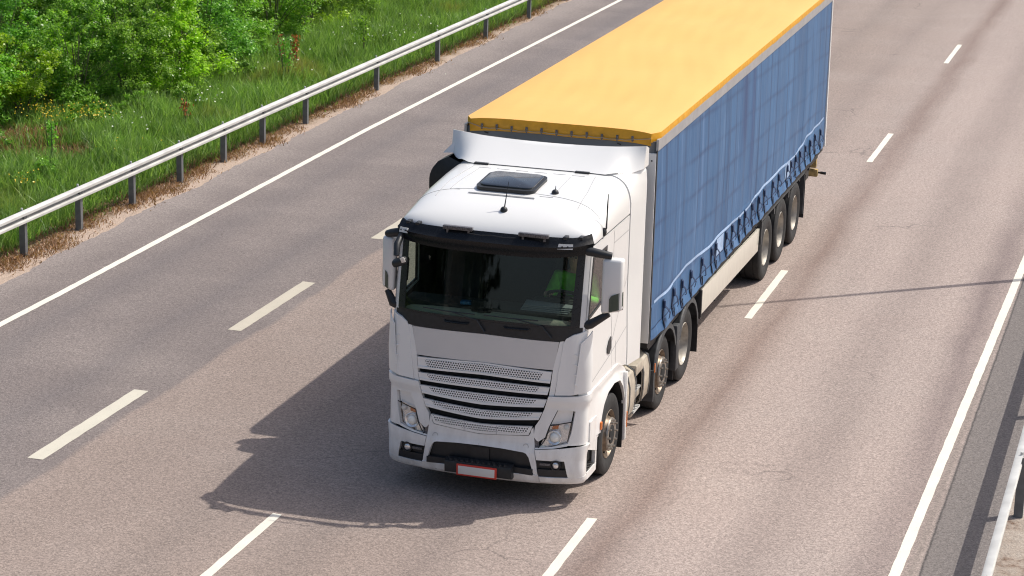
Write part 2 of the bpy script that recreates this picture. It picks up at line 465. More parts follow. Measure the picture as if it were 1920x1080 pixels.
def add_obj(name, bm, mat, parent=None, angle=40, local=False):
    me = bpy.data.meshes.new(name)
    bmesh.ops.recalc_face_normals(bm, faces=bm.faces[:]) if getattr(bm, 'is_valid', True) and len(bm.faces) < 60000 else None
    if parent is not None and not local:
        bmesh.ops.translate(bm, verts=bm.verts[:], vec=-woff(parent))
    bm.to_mesh(me)
    bm.free()
    for p in me.polygons:
        p.use_smooth = True
    me.set_sharp_from_angle(angle=R(angle))
    mats = mat if isinstance(mat, (list, tuple)) else [mat]
    for mm in mats:
        me.materials.append(M[mm])
    o = bpy.data.objects.new(name, me)
    COL.objects.link(o)
    if parent is not None:
        o.parent = parent
    return o

def part(name, parent, mat, fn, angle=40, label=None):
    bm = bmesh.new()
    fn(bm)
    o = add_obj(name, bm, mat, parent, angle)
    if label: o['label'] = label
    return o

def box(bm, c, s, rot=None, bev=0.0, seg=2):
    r = bmesh.ops.create_cube(bm, size=1.0)
    vs = r['verts']
    mt = Matrix.Translation(c) @ (Euler(rot).to_matrix().to_4x4() if rot else Matrix.Identity(4)) @ Matrix.Diagonal((*s, 1))
    bmesh.ops.transform(bm, verts=vs, matrix=mt)
    if bev:
        es = list({e for v in vs for e in v.link_edges})
        bmesh.ops.bevel(bm, geom=es, offset=bev, segments=seg, profile=0.5, affect='EDGES')

def bx(bm, x0, x1, y0, y1, z0, z1, bev=0.0):
    box(bm, ((x0 + x1) / 2, (y0 + y1) / 2, (z0 + z1) / 2), (x1 - x0, y1 - y0, z1 - z0), bev=bev)

def tube(bm, pts, r, n=8, caps=True):
    pts = [Vector(p) for p in pts]
    rs = r if isinstance(r, (list, tuple)) else [r] * len(pts)
    rings = []
    for i, p in enumerate(pts):
        d = (pts[min(i + 1, len(pts) - 1)] - pts[max(i - 1, 0)]).normalized()
        a = d.orthogonal().normalized() if i == 0 else (rings_a - d * rings_a.dot(d)).normalized()
        rings_a = a
        bvec = d.cross(a)
        rings.append([bm.verts.new(p + (a * math.cos(t) + bvec * math.sin(t)) * rs[i]) for t in [2 * math.pi * k / n for k in range(n)]])
    for a, b in zip(rings, rings[1:]):
        for k in range(n):
            bm.faces.new((a[k], a[(k + 1) % n], b[(k + 1) % n], b[k]))
    if caps:
        bm.faces.new(rings[0][::-1]); bm.faces.new(rings[-1])

def lathe_x(bm, prof, c, n=48):
    """profile (x, r) turned about the x axis through c"""
    rings = []
    for x, r in prof:
        if r < 1e-5:
            rings.append([bm.verts.new((c[0] + x, c[1], c[2]))])
        else:
            rings.append([bm.verts.new((c[0] + x, c[1] + r * math.cos(t), c[2] + r * math.sin(t))) for t in [2 * math.pi * k / n for k in range(n)]])
    for a, b in zip(rings, rings[1:]):
        if len(a) == 1 and len(b) == 1: continue
        for k in range(n):
            k2 = (k + 1) % n
            if len(a) == 1: bm.faces.new((a[0], b[k2], b[k]))
            elif len(b) == 1: bm.faces.new((a[k], a[k2], b[0]))
            else: bm.faces.new((a[k], a[k2], b[k2], b[k]))

def sheet(bm, P, thick=None, nrm=None):
    """grid of points P[i][j]; with thick a solid whose back lies along -nrm (vector or grid)"""
    ni, nj = len(P), len(P[0])
    A = [[bm.verts.new(P[i][j]) for j in range(nj)] for i in range(ni)]
    for i in range(ni - 1):
        for j in range(nj - 1):
            bm.faces.new((A[i][j], A[i + 1][j], A[i + 1][j + 1], A[i][j + 1]))
    if thick:
        def nn(i, j):
            return Vector(nrm[i][j]) if isinstance(nrm, list) else Vector(nrm)
        B = [[bm.verts.new(Vector(P[i][j]) - nn(i, j) * thick) for j in range(nj)] for i in range(ni)]
        for i in range(ni - 1):
            for j in range(nj - 1):
                bm.faces.new((B[i][j], B[i][j + 1], B[i + 1][j + 1], B[i + 1][j]))
        for i in range(ni - 1):
            bm.faces.new((A[i][0], B[i][0], B[i + 1][0], A[i + 1][0]))
            bm.faces.new((A[i][-1], A[i + 1][-1], B[i + 1][-1], B[i][-1]))
        for j in range(nj - 1):
            bm.faces.new((A[0][j], A[0][j + 1], B[0][j + 1], B[0][j]))
            bm.faces.new((A[-1][j], B[-1][j], B[-1][j + 1], A[-1][j + 1]))

def lerpl(pts, t):
    """point at fraction t of a polyline"""
    pts = [np.array(p, float) for p in pts]
    if len(pts) == 1: return pts[0]
    d = [np.linalg.norm(b - a) for a, b in zip(pts, pts[1:])]
    s = t * sum(d)
    for k, L in enumerate(d):
        if s <= L or k == len(d) - 1:
            return pts[k] + (pts[k + 1] - pts[k]) * (min(1, s / L) if L > 1e-9 else 0)
        s -= L

def coons(bot, top, nu, nv, left=None, right=None):
    """grid [i][j] between polylines bot and top (i along them), optionally with curved sides"""
    G = []
    c00, c10, c01, c11 = lerpl(bot, 0), lerpl(bot, 1), lerpl(top, 0), lerpl(top, 1)
    left = left or [c00, c01]; right = right or [c10, c11]
    for i in range(nu + 1):
        u = i / nu
        row = []
        for j in range(nv + 1):
            v = j / nv
            p = (1 - v) * lerpl(bot, u) + v * lerpl(top, u) + (1 - u) * lerpl(left, v) + u * lerpl(right, v) \
                - ((1 - u) * (1 - v) * c00 + u * (1 - v) * c10 + (1 - u) * v * c01 + u * v * c11)
            row.append(p)
        G.append(row)
    return G

def prism_x(bm, poly, x0, x1):
    """polygon in (y, z) extruded from x0 to x1"""
    a = [bm.verts.new((x0, y, z)) for y, z in poly]
    b = [bm.verts.new((x1, y, z)) for y, z in poly]
    n = len(poly)
    bm.faces.new(a); bm.faces.new(b[::-1])
    for k in range(n):
        bm.faces.new((a[k], b[k], b[(k + 1) % n], a[(k + 1) % n]))
    
def copy_tree(o, parent=None):
    c = o.copy()
    COL.objects.link(c)
    c.parent = parent
    for ch in list(o.children):
        copy_tree(ch, c)
    return c

# ------------------------------------------------------------------ the setting: ground, road, markings
def structure(name, bm, mat):
    o = add_obj(name, bm, mat)
    o['kind'] = 'structure'
    return o

bm = bmesh.new()
xs = list(np.linspace(-600, -40, 8)) + list(np.linspace(-36, -9.6, 34)) 
ys = list(np.linspace(-300, -10, 8)) + list(np.linspace(-8, 62, 88)) + list(np.linspace(80, 900, 9))
def gz(x, y):
    if x > -11 or y < -10 or y > 62 or x < -38: return -0.012
    return -0.012 + min(1, (-11 - x) / 2) * (0.10 * math.sin(x * 0.9 + 0.5 * math.sin(y * 0.5)) * math.sin(y * 0.43 + 1) + 0.06 * math.sin(2.1 * y + x))
sheet(bm, [[(x, y, gz(x, y)) for y in ys] for x in xs])
structure('ground', bm, 'verge')
bm = bmesh.new()
sheet(bm, [[(x, y, -0.012) for y in (-300, -20, 60, 900)] for x in (-9.6, 0, 5, 7, 600)])
structure('ground', bm, 'rsoil')

# asphalt sheet with ragged edges
bm = bmesh.new()
yy = list(np.arange(-60, 75, 0.12)) + [120, 300, 900]
rg = np.cumsum(RNG.normal(0, 0.02, len(yy)))
rg = rg - np.convolve(rg, np.ones(41) / 41, 'same') + RNG.normal(0, 0.012, len(yy))
rg2 = RNG.normal(0, 0.008, len(yy))
def xleft(y): return -9.93 - 0.012 * max(0, min(y, 60)) if y < 60 else -10.65
P = [[(xleft(y) + rg[i] * 0.9, y, 0.0), (-6, y, 0.0), (0, y, 0.0), (4, y, 0.0), (5.96 + rg2[i], y, 0.0)] for i, y in enumerate(yy)]
sheet(bm, P)
structure('road', bm, 'asphalt')

def marking(name, x, w, y0, y1, mat, wig=0.004, skew=0.0):
    bm = bmesh.new()
    n = max(2, int((y1 - y0) / 0.15))
    P = []
    for i in range(n + 1):
        y = y0 + (y1 - y0) * i / n
        xc = x(y) if callable(x) else x
        P.append([(xc - w / 2 + random.uniform(-wig, wig), y + (random.uniform(-.01, .01) if i in (0, n) else 0), 0.004),
                  (xc + w / 2 + random.uniform(-wig, wig), y + skew + (random.uniform(-.01, .01) if i in (0, n) else 0), 0.004)])
    sheet(bm, P)
    return structure(name, bm, mat)
def xl(y): return -8.86 - 0.20 * max(0, min(1, (y - 6) / 14))
marking('road_marking', xl, 0.13, -40, 90, 'mark')
marking('road_marking', lambda y: 5.03 + 0.012 * max(-3, min(y, 15)), 0.125, -40, 90, 'mark')
for y0, y1 in ((-15.2, -12.2), (-3.15, -0.12), (8.92, 12.02), (21.31, 24.48), (34.43, 37.71), (48.6, 51.8), (62, 65)):
    marking('road_marking', 1.44 + 0.002 * y0, 0.12, y0, y1, 'mark')
for y0 in (-16.4, -4.3, 7.8, 19.9, 53.0):
    marking('road_marking', -2.04, 0.12, y0, y0 + 3.0, 'mark')
for k in range(-4, 12):
    marking('road_marking', -5.55, 0.215, -0.63 + 6.0 * k, 2.30 + 6.0 * k, 'mark_mid' if k < 1 else 'mark_worn')

# ------------------------------------------------------------------ guardrails
def guardrail(name, x, sgn, ys_posts, y0, y1, zt, label, lean=0.0):
    """two-wave steel beam on posts; sgn +1: the traffic is on the +x side"""
    t = thing(name, label, 'guardrail', (x, ys_posts[0], 0))
    prof = [(-0.05, 0.0), (0.012, -0.008), (0.038, -0.03), (0.038, -0.085), (-0.02, -0.112), (-0.05, -0.118),
            (-0.05, -0.166), (-0.02, -0.172), (0.038, -0.20), (0.038, -0.245), (0.012, -0.268), (-0.03, -0.275)]
    n = int((y1 - y0) / 1.0)
    def f(bm):
        P = [[(x + sgn * (px + 0.06), y0 + (y1 - y0) * i / n, zt + pz * 0.76) for px, pz in prof] for i in range(n + 1)]
        sheet(bm, P, 0.006, (sgn, 0, 0))
    part('rail_beam', t, 'galv', f, 50)
    def fp(bm):
        px, py = x, ys_posts[0]
        bx(bm, px - 0.05, px + 0.05, py - 0.055, py - 0.049, -0.3, zt - 0.02)
        bx(bm, px + sgn * 0.05 - 0.003, px + sgn * 0.05 + 0.003, py - 0.055, py + 0.03, -0.3, zt - 0.02)
        bx(bm, px - sgn * 0.05 - 0.003, px - sgn * 0.05 + 0.003, py - 0.055, py + 0.03, -0.3, zt - 0.02)
    p0 = part('post', t, 'galv_post', fp)
    def fb(bm):
        py = ys_posts[0]
        tube(bm, [(x - 0.02, py, zt - 0.03), (x - 0.02, py, zt + 0.035)], 0.02, 6)
    b0 = part('bolt', p0, 'galv', fb)
    for y in ys_posts[1:]:
        c = p0.copy(); COL.objects.link(c); c.parent = t
        c.location = (0, y - ys_posts[0], 0)
        d = b0.copy(); COL.objects.link(d); d.parent = c
    return t
guardrail('guardrail', -10.52, 1, [4.08, 6.08, 8.08, 10.02, 12.05, 14.06, 16.06, 18.0, 20.33, 24.68, 29.04, 33.0, 37.0, 41.0, 45.0],
          2.0, 60.0, 0.76, 'long galvanised guardrail between the grassy bank and the left edge of the road')
guardrail('guardrail', 6.16, -1, [-6.2, -2.2, 1.8, 5.8, 9.8, 13.8, 17.8, 21.8], -8.0, 40.0, 0.76,
          'short piece of guardrail at the lower right corner beyond the shoulder')

# the road bridge the photograph is taken from; its railing and the trees beyond are mirrored in the windscreen
ov = thing('overpass_bridge', 'concrete road bridge with a steel railing crossing behind the viewer, mirrored in the windscreen', 'bridge', (0, -29.5, 0))
part('deck', ov, 'concrete', lambda bm: (bx(bm, -60, 60, -34.6, -24.75, 7.55, 8.25), bx(bm, -60, 60, -24.95, -24.70, 8.25, 8.45)))
def rail_(bm, y):
    for z, r in ((9.40, 0.035), (8.60, 0.025)): tube(bm, [(-60, y, z), (60, y, z)], r, 6)
    for k in range(61): bx(bm, -60 + 2 * k - .03, -60 + 2 * k + .03, y - .03, y + .03, 8.25, 9.4)
    for k in range(300): bx(bm, -18 + 0.12 * k - .007, -18 + 0.12 * k + .007, y - .007, y + .007, 8.6, 9.38)
part('railing', ov, 'galv_post', lambda bm: rail_(bm, -24.82))
part('railing', ov, 'galv_post', lambda bm: rail_(bm, -34.4))
for x in (-13.5, 8.6):
    part('pier', ov, 'concrete', lambda bm: bx(bm, x - .5, x + .5, -33, -26.5, -0.5, 7.55, 0.05))

# lamp standard beyond the right-hand rail (its shadow crosses the lanes)
lp = thing('street_lamp', 'tall grey lamp post beyond the right guardrail throwing a thin shadow over the lanes', 'street lamp', (6.75, 14.15, 0))
part('pole', lp, 'galv', lambda bm: tube(bm, [(6.75, 14.15, 0), (6.75, 14.15, 1.2), (6.75, 14.15, 10.2)], [0.10, 0.085, 0.035], 12))
part('base_flange', lp, 'galv', lambda bm: bx(bm, 6.55, 6.95, 13.95, 14.35, 0, 0.03, 0.005))

# ------------------------------------------------------------------ tractor: cab skin as a developable sheet (U along the plan outline, z up)
CW, CC, CN, WTOP = 1.25, 0.27, 2.6, 0.955
_t = np.linspace(0, math.pi / 2, 400)
_px = CW * np.sin(_t) ** (2 / CN)
_py = CC * (1 - np.cos(_t))
_s = np.concatenate([[0], np.cumsum(np.hypot(np.diff(_px), np.diff(_py)))])
UC = float(_s[-1])
_zk = [0.20, 0.28, 0.42, 0.66, 0.76, 1.37, 2.05, 2.25, 3.05, 3.25]
_yk = [0.06, 0.015, -0.035, -0.035, 0.00, 0.03, 0.03, 0.04, 0.19, 0.23]
def yf(z): return float(np.interp(z, _zk, _yk))
def Ux(x): return math.copysign(float(np.interp(abs(x), _px, _s)), x)
def Uy(y): return UC + (y - CC - 0.03)
def skin0(U, z):
    s = abs(U)
    if s <= UC:
        px, py = float(np.interp(s, _s, _px)), float(np.interp(s, _s, _py))
        fade = 1.0
    else:
        px, py = CW, CC + (s - UC)
        fade = max(0.0, 1 - (s - UC) / 0.5)
    y = py + (yf(z) - 0.03) * fade + 0.03
    px *= float(np.interp(z, [1.38, 2.12], [0.978, WTOP]))
    return np.array((math.copysign(px, U), y, z))
def skinn(U, z):
    e = 0.004
    a = skin0(U + e, z) - skin0(U - e, z)
    b = skin0(U, z + e) - skin0(U, z - e)
    n = np.cross(a, b)
    return n / np.linalg.norm(n)
def skin(U, z, off=0.0):
    return skin0(U, z) + skinn(U, z) * off

def patch(bm, bot, top, nu, nv, off=0.0, thick=0.03, left=None, right=None, mirror=False):
    """solid panel hugging the cab skin; boundaries are polylines in (U, z)"""
    for sg in ((1, -1) if mirror else (1,)):
        G = coons(bot, top, nu, nv, left, right)
        P = [[skin(sg * p[0], p[1], off if not callable(off) else off(p[0], p[1])) for p in row] for row in G]
        N = [[skinn(sg * p[0], p[1]) for p in row] for row in G]
        sheet(bm, P, thick, N)

tr = thing('truck_tractor', 'white long-haul truck cab with black sun visor and white slatted grille, driving towards the camera', 'truck', (0, 0, 0))

# body shell built round its openings
WX = Ux(1.165)
WF, WR = Uy(0.27), Uy(1.05)
def shell(bm):
    patch(bm, [(-WX, 3.04), (WX, 3.04)], [(-WX, 3.125), (WX, 3.125)], 36, 2)                       # above the windscreen
    for sg in (1, -1):
        def q(bot, top, nu, nv): patch(bm, [(sg * a, b) for a, b in bot], [(sg * a, b) for a, b in top], nu, nv)
        q([(WX + .004, 2.06), (WF, 2.06)], [(WX + .004, 3.125), (WF, 3.125)], 8, 10)               # windscreen pillar
        q([(WF, 1.38), (WR, 1.38)], [(WF, 2.27), (WR, 2.34)], 8, 5)                              # door below its window
        q([(WF, 3.00), (WR, 3.00)], [(WF, 3.125), (WR, 3.125)], 8, 1)
        q([(WR + .0, 1.38), (Uy(1.36), 1.38)], [(WR, 3.125), (Uy(1.36), 3.125)], 3, 6)             # door behind its window
        q([(Uy(1.367), 1.38), (Uy(2.10), 1.22)], [(Uy(1.367), 3.125), (Uy(2.10), 3.125)], 6, 8)      # sleeper side
        q([(Ux(1.16), 1.38), (WF, 1.38)], [(Ux(1.16), 2.055), (WF, 2.055)], 6, 6)
    bx(bm, -1.16, 1.16, 2.07, 2.10, 1.22, 3.12)                                                  # back wall
body = part('cab_shell', tr, 'white', shell)

def lining(bm):
    for sg in (1, -1):
        for bot, top in (([(WX + .02, 2.06), (WF, 2.06)], [(WX + .02, 3.15), (WF, 3.15)]), ([(WF, 1.4), (WR, 1.4)], [(WF, 2.25), (WR, 2.32)]),
                         ([(WR, 1.4), (Uy(2.0), 1.4)], [(WR, 3.15), (Uy(2.0), 3.15)])):
            patch(bm, [(sg * a, b) for a, b in bot], [(sg * a, b) for a, b in top], 6, 4, -0.034, 0.01)
    bx(bm, -1.14, 1.14, 1.62, 1.66, 1.42, 3.12)
    bx(bm, -1.14, 1.14, 0.36, 1.62, 1.38, 1.42)
    bx(bm, -1.12, 1.12, 0.45, 1.62, 3.12, 3.14)
part('interior_lining', tr, 'interior', lining)

# roof: a dome over the plan outline
YF0 = float(skin0(0, 3.2)[1])
def zroof(y):
    t = min(1.0, max(0.0, (y - YF0) / 1.15))
    return 3.15 + 0.385 * (1 - (1 - t) ** 2.3) ** 0.62 + 0.105 * max(0.0, (y - 0.8) / 1.7)
def wplan(y):
    """half width of the roof outline at y"""
    d = min(1.0, max(0.0, (y - YF0) / CC))
    return WTOP * CW * (1 - (1 - d) ** 2) ** (1 / CN)
def zr(x, y):
    u = min(1.0, abs(x) / max(1e-4, wplan(y)))
    n = 4.4 + 5.0 * min(1.0, max(0.0, (y - 0.5) / 1.3))
    return 3.15 + (zroof(y) - 3.15) * (1 - u ** n) ** (1 / 2.4)
def roof(bm):
    ys = list(YF0 + 0.0005 + CC * np.linspace(0, 1, 22) ** 2) + list(np.linspace(YF0 + CC + .03, 2.50, 34))
    us = np.sin(np.linspace(-math.pi / 2, math.pi / 2, 65))
    us = np.sign(us) * np.abs(us) ** 0.75
    sheet(bm, [[(u * wplan(y), y, zr(u * wplan(y), y)) for u in us] for y in ys])
rf = part('roof', tr, 'white', roof, 60)
def roofgap(bm):
    patch(bm, [(-Uy(2.1), 3.125), (Uy(2.1), 3.125)], [(-Uy(2.1), 3.152), (Uy(2.1), 3.152)], 90, 1, -0.012, 0.02)
part('roof_seam', tr, 'black', roofgap)

def on_roof(x, y, dz=0.0): return (x, y, zr(x, y) + dz)
def rib(bm, pts, w=0.009, h=0.008):
    P = [Vector(on_roof(*p)) for p in pts]
    fine = []
    for a, b in zip(pts, pts[1:]):
        for k in range(5): fine.append(on_roof(a[0] + (b[0] - a[0]) * k / 5, a[1] + (b[1] - a[1]) * k / 5, 0.0))
    fine.append(on_roof(*pts[-1]))
    tube(bm, fine, w / 2, 6)
def ribs(bm):
    rib(bm, [(-0.78, 1.95), (-0.86, 1.30), (-0.88, 0.80)])
    rib(bm, [(0.78, 1.95), (0.86, 1.30), (0.88, 0.80)])
    rib(bm, [(-0.68, 1.85), (-0.76, 0.98), (-0.64, 0.98)])
    rib(bm, [(0.50, 1.85), (0.52, 0.98), (0.36, 0.98)])
    rib(bm, [(-0.50, 0.90), (0.32, 0.90)], 0.03)
    for x in (-0.62, -0.38, -0.14, 0.10, 0.34, 0.58):
        rib(bm, [(x - 0.08, 1.90), (x + 0.08, 1.90)])
part('roof_rib', rf, 'groove', ribs)
# thin shut lines pressed into the roof skin
def rseams(bm):
    pts = [(x, 1.06 - 0.18 * (abs(x) / 1.1) ** 2) for x in np.linspace(-1.14, 1.14, 15)]
    rib(bm, pts, 0.008)
part('roof_shut_line', rf, 'groove', rseams)

def hatch(bm):
    z = zr(-0.09, 1.34)
    box(bm, (-0.09, 1.325, z + 0.012), (0.74, 0.68, 0.04), (R(4.5), 0, 0), 0.0)
    es = [e for e in bm.edges if abs((e.verts[0].co - e.verts[1].co).normalized().z) > 0.9]
    bmesh.ops.bevel(bm, geom=es, offset=0.11, segments=6, profile=0.5, affect='EDGES')
ht = part('roof_hatch', tr, 'black', hatch)
def hatch2(bm):
    z = zr(-0.09, 1.34)
    box(bm, (-0.09, 1.34, z + 0.034), (0.67, 0.60, 0.04), (R(4.5), 0, 0), 0.0)
    es = [e for e in bm.edges if abs((e.verts[0].co - e.verts[1].co).normalized().z) > 0.9]
    bmesh.ops.bevel(bm, geom=es, offset=0.10, segments=6, profile=0.5, affect='EDGES')
    es = [e for e in bm.edges if all(v.co.z > z + 0.02 for v in e.verts) and len(e.link_faces) == 2 and e.calc_face_angle(0) > 1]
    bmesh.ops.bevel(bm, geom=es, offset=0.015, segments=2, profile=0.5, affect='EDGES')
part('hatch_lid', ht, 'hatch', hatch2)

# aerials
def aerial(x, y, tall, tilt):
    z = zr(x, y)
    a = part('aerial', tr, 'black', lambda bm: (bmesh.ops.create_uvsphere(bm, u_segments=14, v_segments=8, radius=0.045, matrix=Matrix.Translation((x, y, z + 0.005)) @ Matrix.Diagonal((1, 1, 1.0, 1))),
                                               tube(bm, [(x, y, z), (x + tilt[0] * .4, y + tilt[1] * .4, z + tall * .4), (x + tilt[0], y + tilt[1], z + tall)], [0.010, 0.0065, 0.0035], 6)))
aerial(0.05, 0.56, 0.33, (0.02, 0.10))
aerial(0.51, 1.12, 0.09, (0.0, 0.02))
def side_aerial(bm):
    x, y, z = 1.19, 0.86, 3.20
    bmesh.ops.create_uvsphere(bm, u_segments=14, v_segments=8, radius=0.045, matrix=Matrix.Translation((x, y, z)) @ Matrix.Diagonal((0.8, 1, 1.2, 1)))
    tube(bm, [(x, y, z), (x + .03, y, z + .05), (x + .035, y, z + .22), (x + .035, y, z + .30), (x + .04, y, z + .46)], [0.012, 0.012, 0.008, 0.011, 0.005], 6)
part('aerial', tr, 'black', side_aerial)

# roof spoiler and side extensions
def spoiler(bm):
    xs = np.linspace(-1.27, 1.25, 41)
    P = []
    for x in xs:
        a = abs(x)
        e = max(0, (a - 0.86) / 0.40)
        yb = 2.05 + 0.47 * e ** 1.4; zb = min(3.632 + 0.06 * e, zr(max(-1.1, min(1.1, x)), 2.05) + 0.012 + 0.12 * e)
        yt, zt = 2.53 + 0.06 * e, 3.85 + 0.05 * (a / 1.25) ** 2
        row = []
        for k in range(9):
            v = k / 8
            row.append((x, yb + (yt - yb) * v, zb + (zt - zb) * (v ** 1.5 * 0.2 + v * 0.8)))
        row += [(x, yt + 0.03, zt - 0.004), (x, 2.74, zt - 0.05), (x, 2.74, min(zb, zt - 0.08)), (x, max(yb + 0.02, 2.1), zb - 0.005)]
        P.append(row)
    sheet(bm, [r + [r[0]] for r in P])
    bmesh.ops.remove_doubles(bm, verts=bm.verts[:], dist=0.0004)
    bmesh.ops.holes_fill(bm, edges=bm.edges[:], sides=40)
sp = part('roof_spoiler', tr, 'white', spoiler, 35)
for x0, x1 in ((-0.80, -0.62), (0.50, 0.68)):
    part('spoiler_hinge', sp, 'black', lambda bm: bx(bm, x0, x1, 2.02, 2.10, 3.605, 3.632))

def fairing_r(bm):
    P, N = [], []
    rearp = [(1.27, 3.20), (1.27, 3.45), (1.255, 3.60), (1.20, 3.685), (1.08, 3.71), (0.96, 3.70)]
    for y in np.linspace(2.115, 2.62, 12):
        f = (y - 2.115) / 0.505
        col, nr = [], []
        for k in range(14):
            col.append((float(np.interp(1.20 - 0.04 * f + (3.15 - 1.20) * k / 14, [1.38, 2.12], [1.23, 1.202])) * (1 - f) + 1.268 * f, y, 1.20 - 0.04 * f + (3.15 - 1.20) * k / 14)); nr.append((1, 0, 0))
        for k in range(25):
            u = 1 - (k / 24) ** 1.6 * 0.29
            a = np.array((1.203 * u, zr(1.19 * u, y) + 0.012)); c = lerpl(rearp, k / 24)
            p = a * (1 - f) + c * f
            col.append((p[0], y, p[1])); nr.append((u, 0, math.sqrt(1 - u * u) * 1.2))
        P.append(col); N.append(nr)
    sheet(bm, P, 0.025, N)
part('side_fairing', tr, 'white', fairing_r)
def fairing_l(bm):
    P = []
    for y in np.linspace(2.115, 2.60, 7):
        P.append([(-1.235 + 0.035 * min(1, max(0, (z - 1.38) / .74)) * max(0, 1 - (y - 2.115) / .4), y, z) for z in [1.2 + 1.5 * k / 12 for k in range(13)]])
    sheet(bm, P, 0.035, (-1, 0, 0))
part('side_fairing', tr, 'white', fairing_l)
def snorkel(bm):
    out = [(-1.28, 2.5), (-1.40, 2.9), (-1.455, 3.2), (-1.455, 3.36), (-1.42, 3.46), (-1.34, 3.56), (-1.20, 3.63)]
    inn = [(-1.16, 2.5), (-1.20, 2.9), (-1.20, 3.15), (-1.19, 3.25), (-1.16, 3.36), (-1.08, 3.47), (-0.98, 3.56)]
    P = []
    for k in range(25):
        a = lerpl(out, k / 24); b = lerpl(inn, k / 24)
        P.append([(a[0], 2.22, a[1]), (b[0], 2.16, b[1]), (b[0], 2.5, b[1]), (a[0], 2.55, a[1]), (a[0], 2.22, a[1])])
    sheet(bm, P)
part('air_intake', tr, 'black', snorkel, 50)
def cornerwhite(bm):
    for a in ((-1.30, 2.42, 3.60), ):
        v = [bm.verts.new(p) for p in ((-1.36, 2.46, 3.62), (-1.14, 2.46, 3.64), (-1.24, 2.52, 3.75), (-1.36, 2.60, 3.60), (-1.14, 2.60, 3.62))]
        for f in ((0, 1, 2), (0, 2, 3), (1, 4, 2), (3, 2, 4), (0, 3, 4, 1)): bm.faces.new([v[i] for i in f])
part('fairing_corner', tr, 'white', cornerwhite)

# shut lines on the cab side (thin dark strips 2 mm proud, the door edge and the panel joints)
for sg in (1, -1):
    for (u0, z0), (u1, z1) in (((Uy(1.375), 1.72), (Uy(2.09), 2.36)), ((Uy(1.3), 1.58), (Uy(2.09), 1.72)), ((Uy(0.32), 1.46), (Uy(1.30), 1.58)), ((Uy(1.55), 1.68), (Uy(1.55), 1.40)), ((Uy(1.364), 1.60), (Uy(1.364), 3.10)), ((Uy(0.235), 1.46), (Uy(0.235), 3.08)), ((Uy(1.375), 2.95), (Uy(2.09), 2.95))):
        def shut(bm):
            d = np.array((u1 - u0, z1 - z0)); d /= np.linalg.norm(d); nrm = np.array((-d[1], d[0])) * 0.0055
            P = []
            for k in range(9):
                c = np.array((u0 + (u1 - u0) * k / 8, z0 + (z1 - z0) * k / 8))
                P.append([skin(sg * (c - nrm)[0], (c - nrm)[1], 0.0015), skin(sg * (c + nrm)[0], (c + nrm)[1], 0.0015)])
            sheet(bm, P)
        part('shut_line', body, 'groove', shut)
part('door_handle', tr, 'black', lambda bm: patch(bm, [(Uy(1.13), 1.64), (Uy(1.22), 1.60), (Uy(1.31), 1.66)], [(Uy(1.13), 1.70), (Uy(1.22), 1.78), (Uy(1.31), 1.80)], 8, 4, 0.012, 0.02))

# glazing
ws = part('windscreen', tr, 'glass', lambda bm: patch(bm, [(-WX, 2.20), (WX, 2.20)], [(-WX, 3.05), (WX, 3.05)], 48, 10, 0.002, None))
def frit(bm):
    patch(bm, [(-WX, 2.20), (WX, 2.20)], [(-WX, 2.222), (WX, 2.222)], 48, 1, 0.005, 0.012)
    for sg in (1, -1):
        patch(bm, [(sg * (WX - .11), 2.222), (sg * (WX + .003), 2.222)], [(sg * (WX - .09), 3.05), (sg * (WX + .003), 3.05)], 5, 8, 0.005, 0.012)
part('windscreen_border', ws, 'frit', frit)
part('windscreen_cowl', tr, 'black', lambda bm: patch(bm, [(-Ux(1.20), 2.06), (-Ux(0.93), 2.035), (0, 2.055), (Ux(0.93), 2.035), (Ux(1.20), 2.06)], [(-Ux(1.20), 2.198), (Ux(1.20), 2.198)], 48, 4, 0.004, 0.04))
for x in (-0.35, 0.42):
    def cowl_grip(bm):
        tube(bm, [skin(Ux(x - .16), 2.165, 0.004), skin(Ux(x - .14), 2.15, 0.022), skin(Ux(x + .14), 2.15, 0.022), skin(Ux(x + .16), 2.165, 0.004)], 0.012, 6)
    part('cowl_grip', tr, 'gloss_black', cowl_grip)
for sg in (1, -1):
    w = part('side_window', tr, 'side_glass', lambda bm: patch(bm, [(sg * WF, 2.27), (sg * WR, 2.34)], [(sg * WF, 3.0), (sg * WR, 3.0)], 8, 4, -0.006, None))
    def wf(bm):
        for a, b, c, d in (((WF, 2.27), (WF + .03, 2.27), (WF, 3.0), (WF + .03, 3.0)), ((WR - .05, 2.335), (WR, 2.34), (WR - .05, 3.0), (WR, 3.0)),
                           ((WF + .03, 2.273), (WR - .05, 2.335), (WF + .03, 2.30), (WR - .05, 2.365)), ((WF + .03, 2.96), (WR - .05, 2.96), (WF + .03, 3.0), (WR - .05, 3.0))):
            patch(bm, [(sg * a[0], a[1]), (sg * b[0], b[1])], [(sg * c[0], c[1]), (sg * d[0], d[1])], 3, 3, 0.003, 0.016)
    part('window_seal', w, 'frit', wf)
def wiper(bm, x0, x1):
    a = skin(Ux(x0), 2.075, 0.03); b = skin(Ux((x0 + x1) / 2), 2.21, 0.035); c = skin(Ux(x1), 2.33, 0.02)
    tube(bm, [a, a + (b - a) * .5, b], [0.014, 0.011, 0.008], 6)
    d0 = skin(Ux(x1 - 0.62), 2.275, 0.014); d1 = skin(Ux(x1 + 0.06), 2.24 + .03, 0.014)
    tube(bm, [b, skin(Ux(x1 - .25), 2.272, 0.016)], 0.007, 6)
    tube(bm, [d0, skin(Ux(x1 - .3), 2.268, 0.014), d1], 0.007, 6)
part('wiper', tr, 'black', lambda bm: wiper(bm, 0.85, 0.62))
part('wiper', tr, 'black', lambda bm: wiper(bm, 0.02, -0.18))

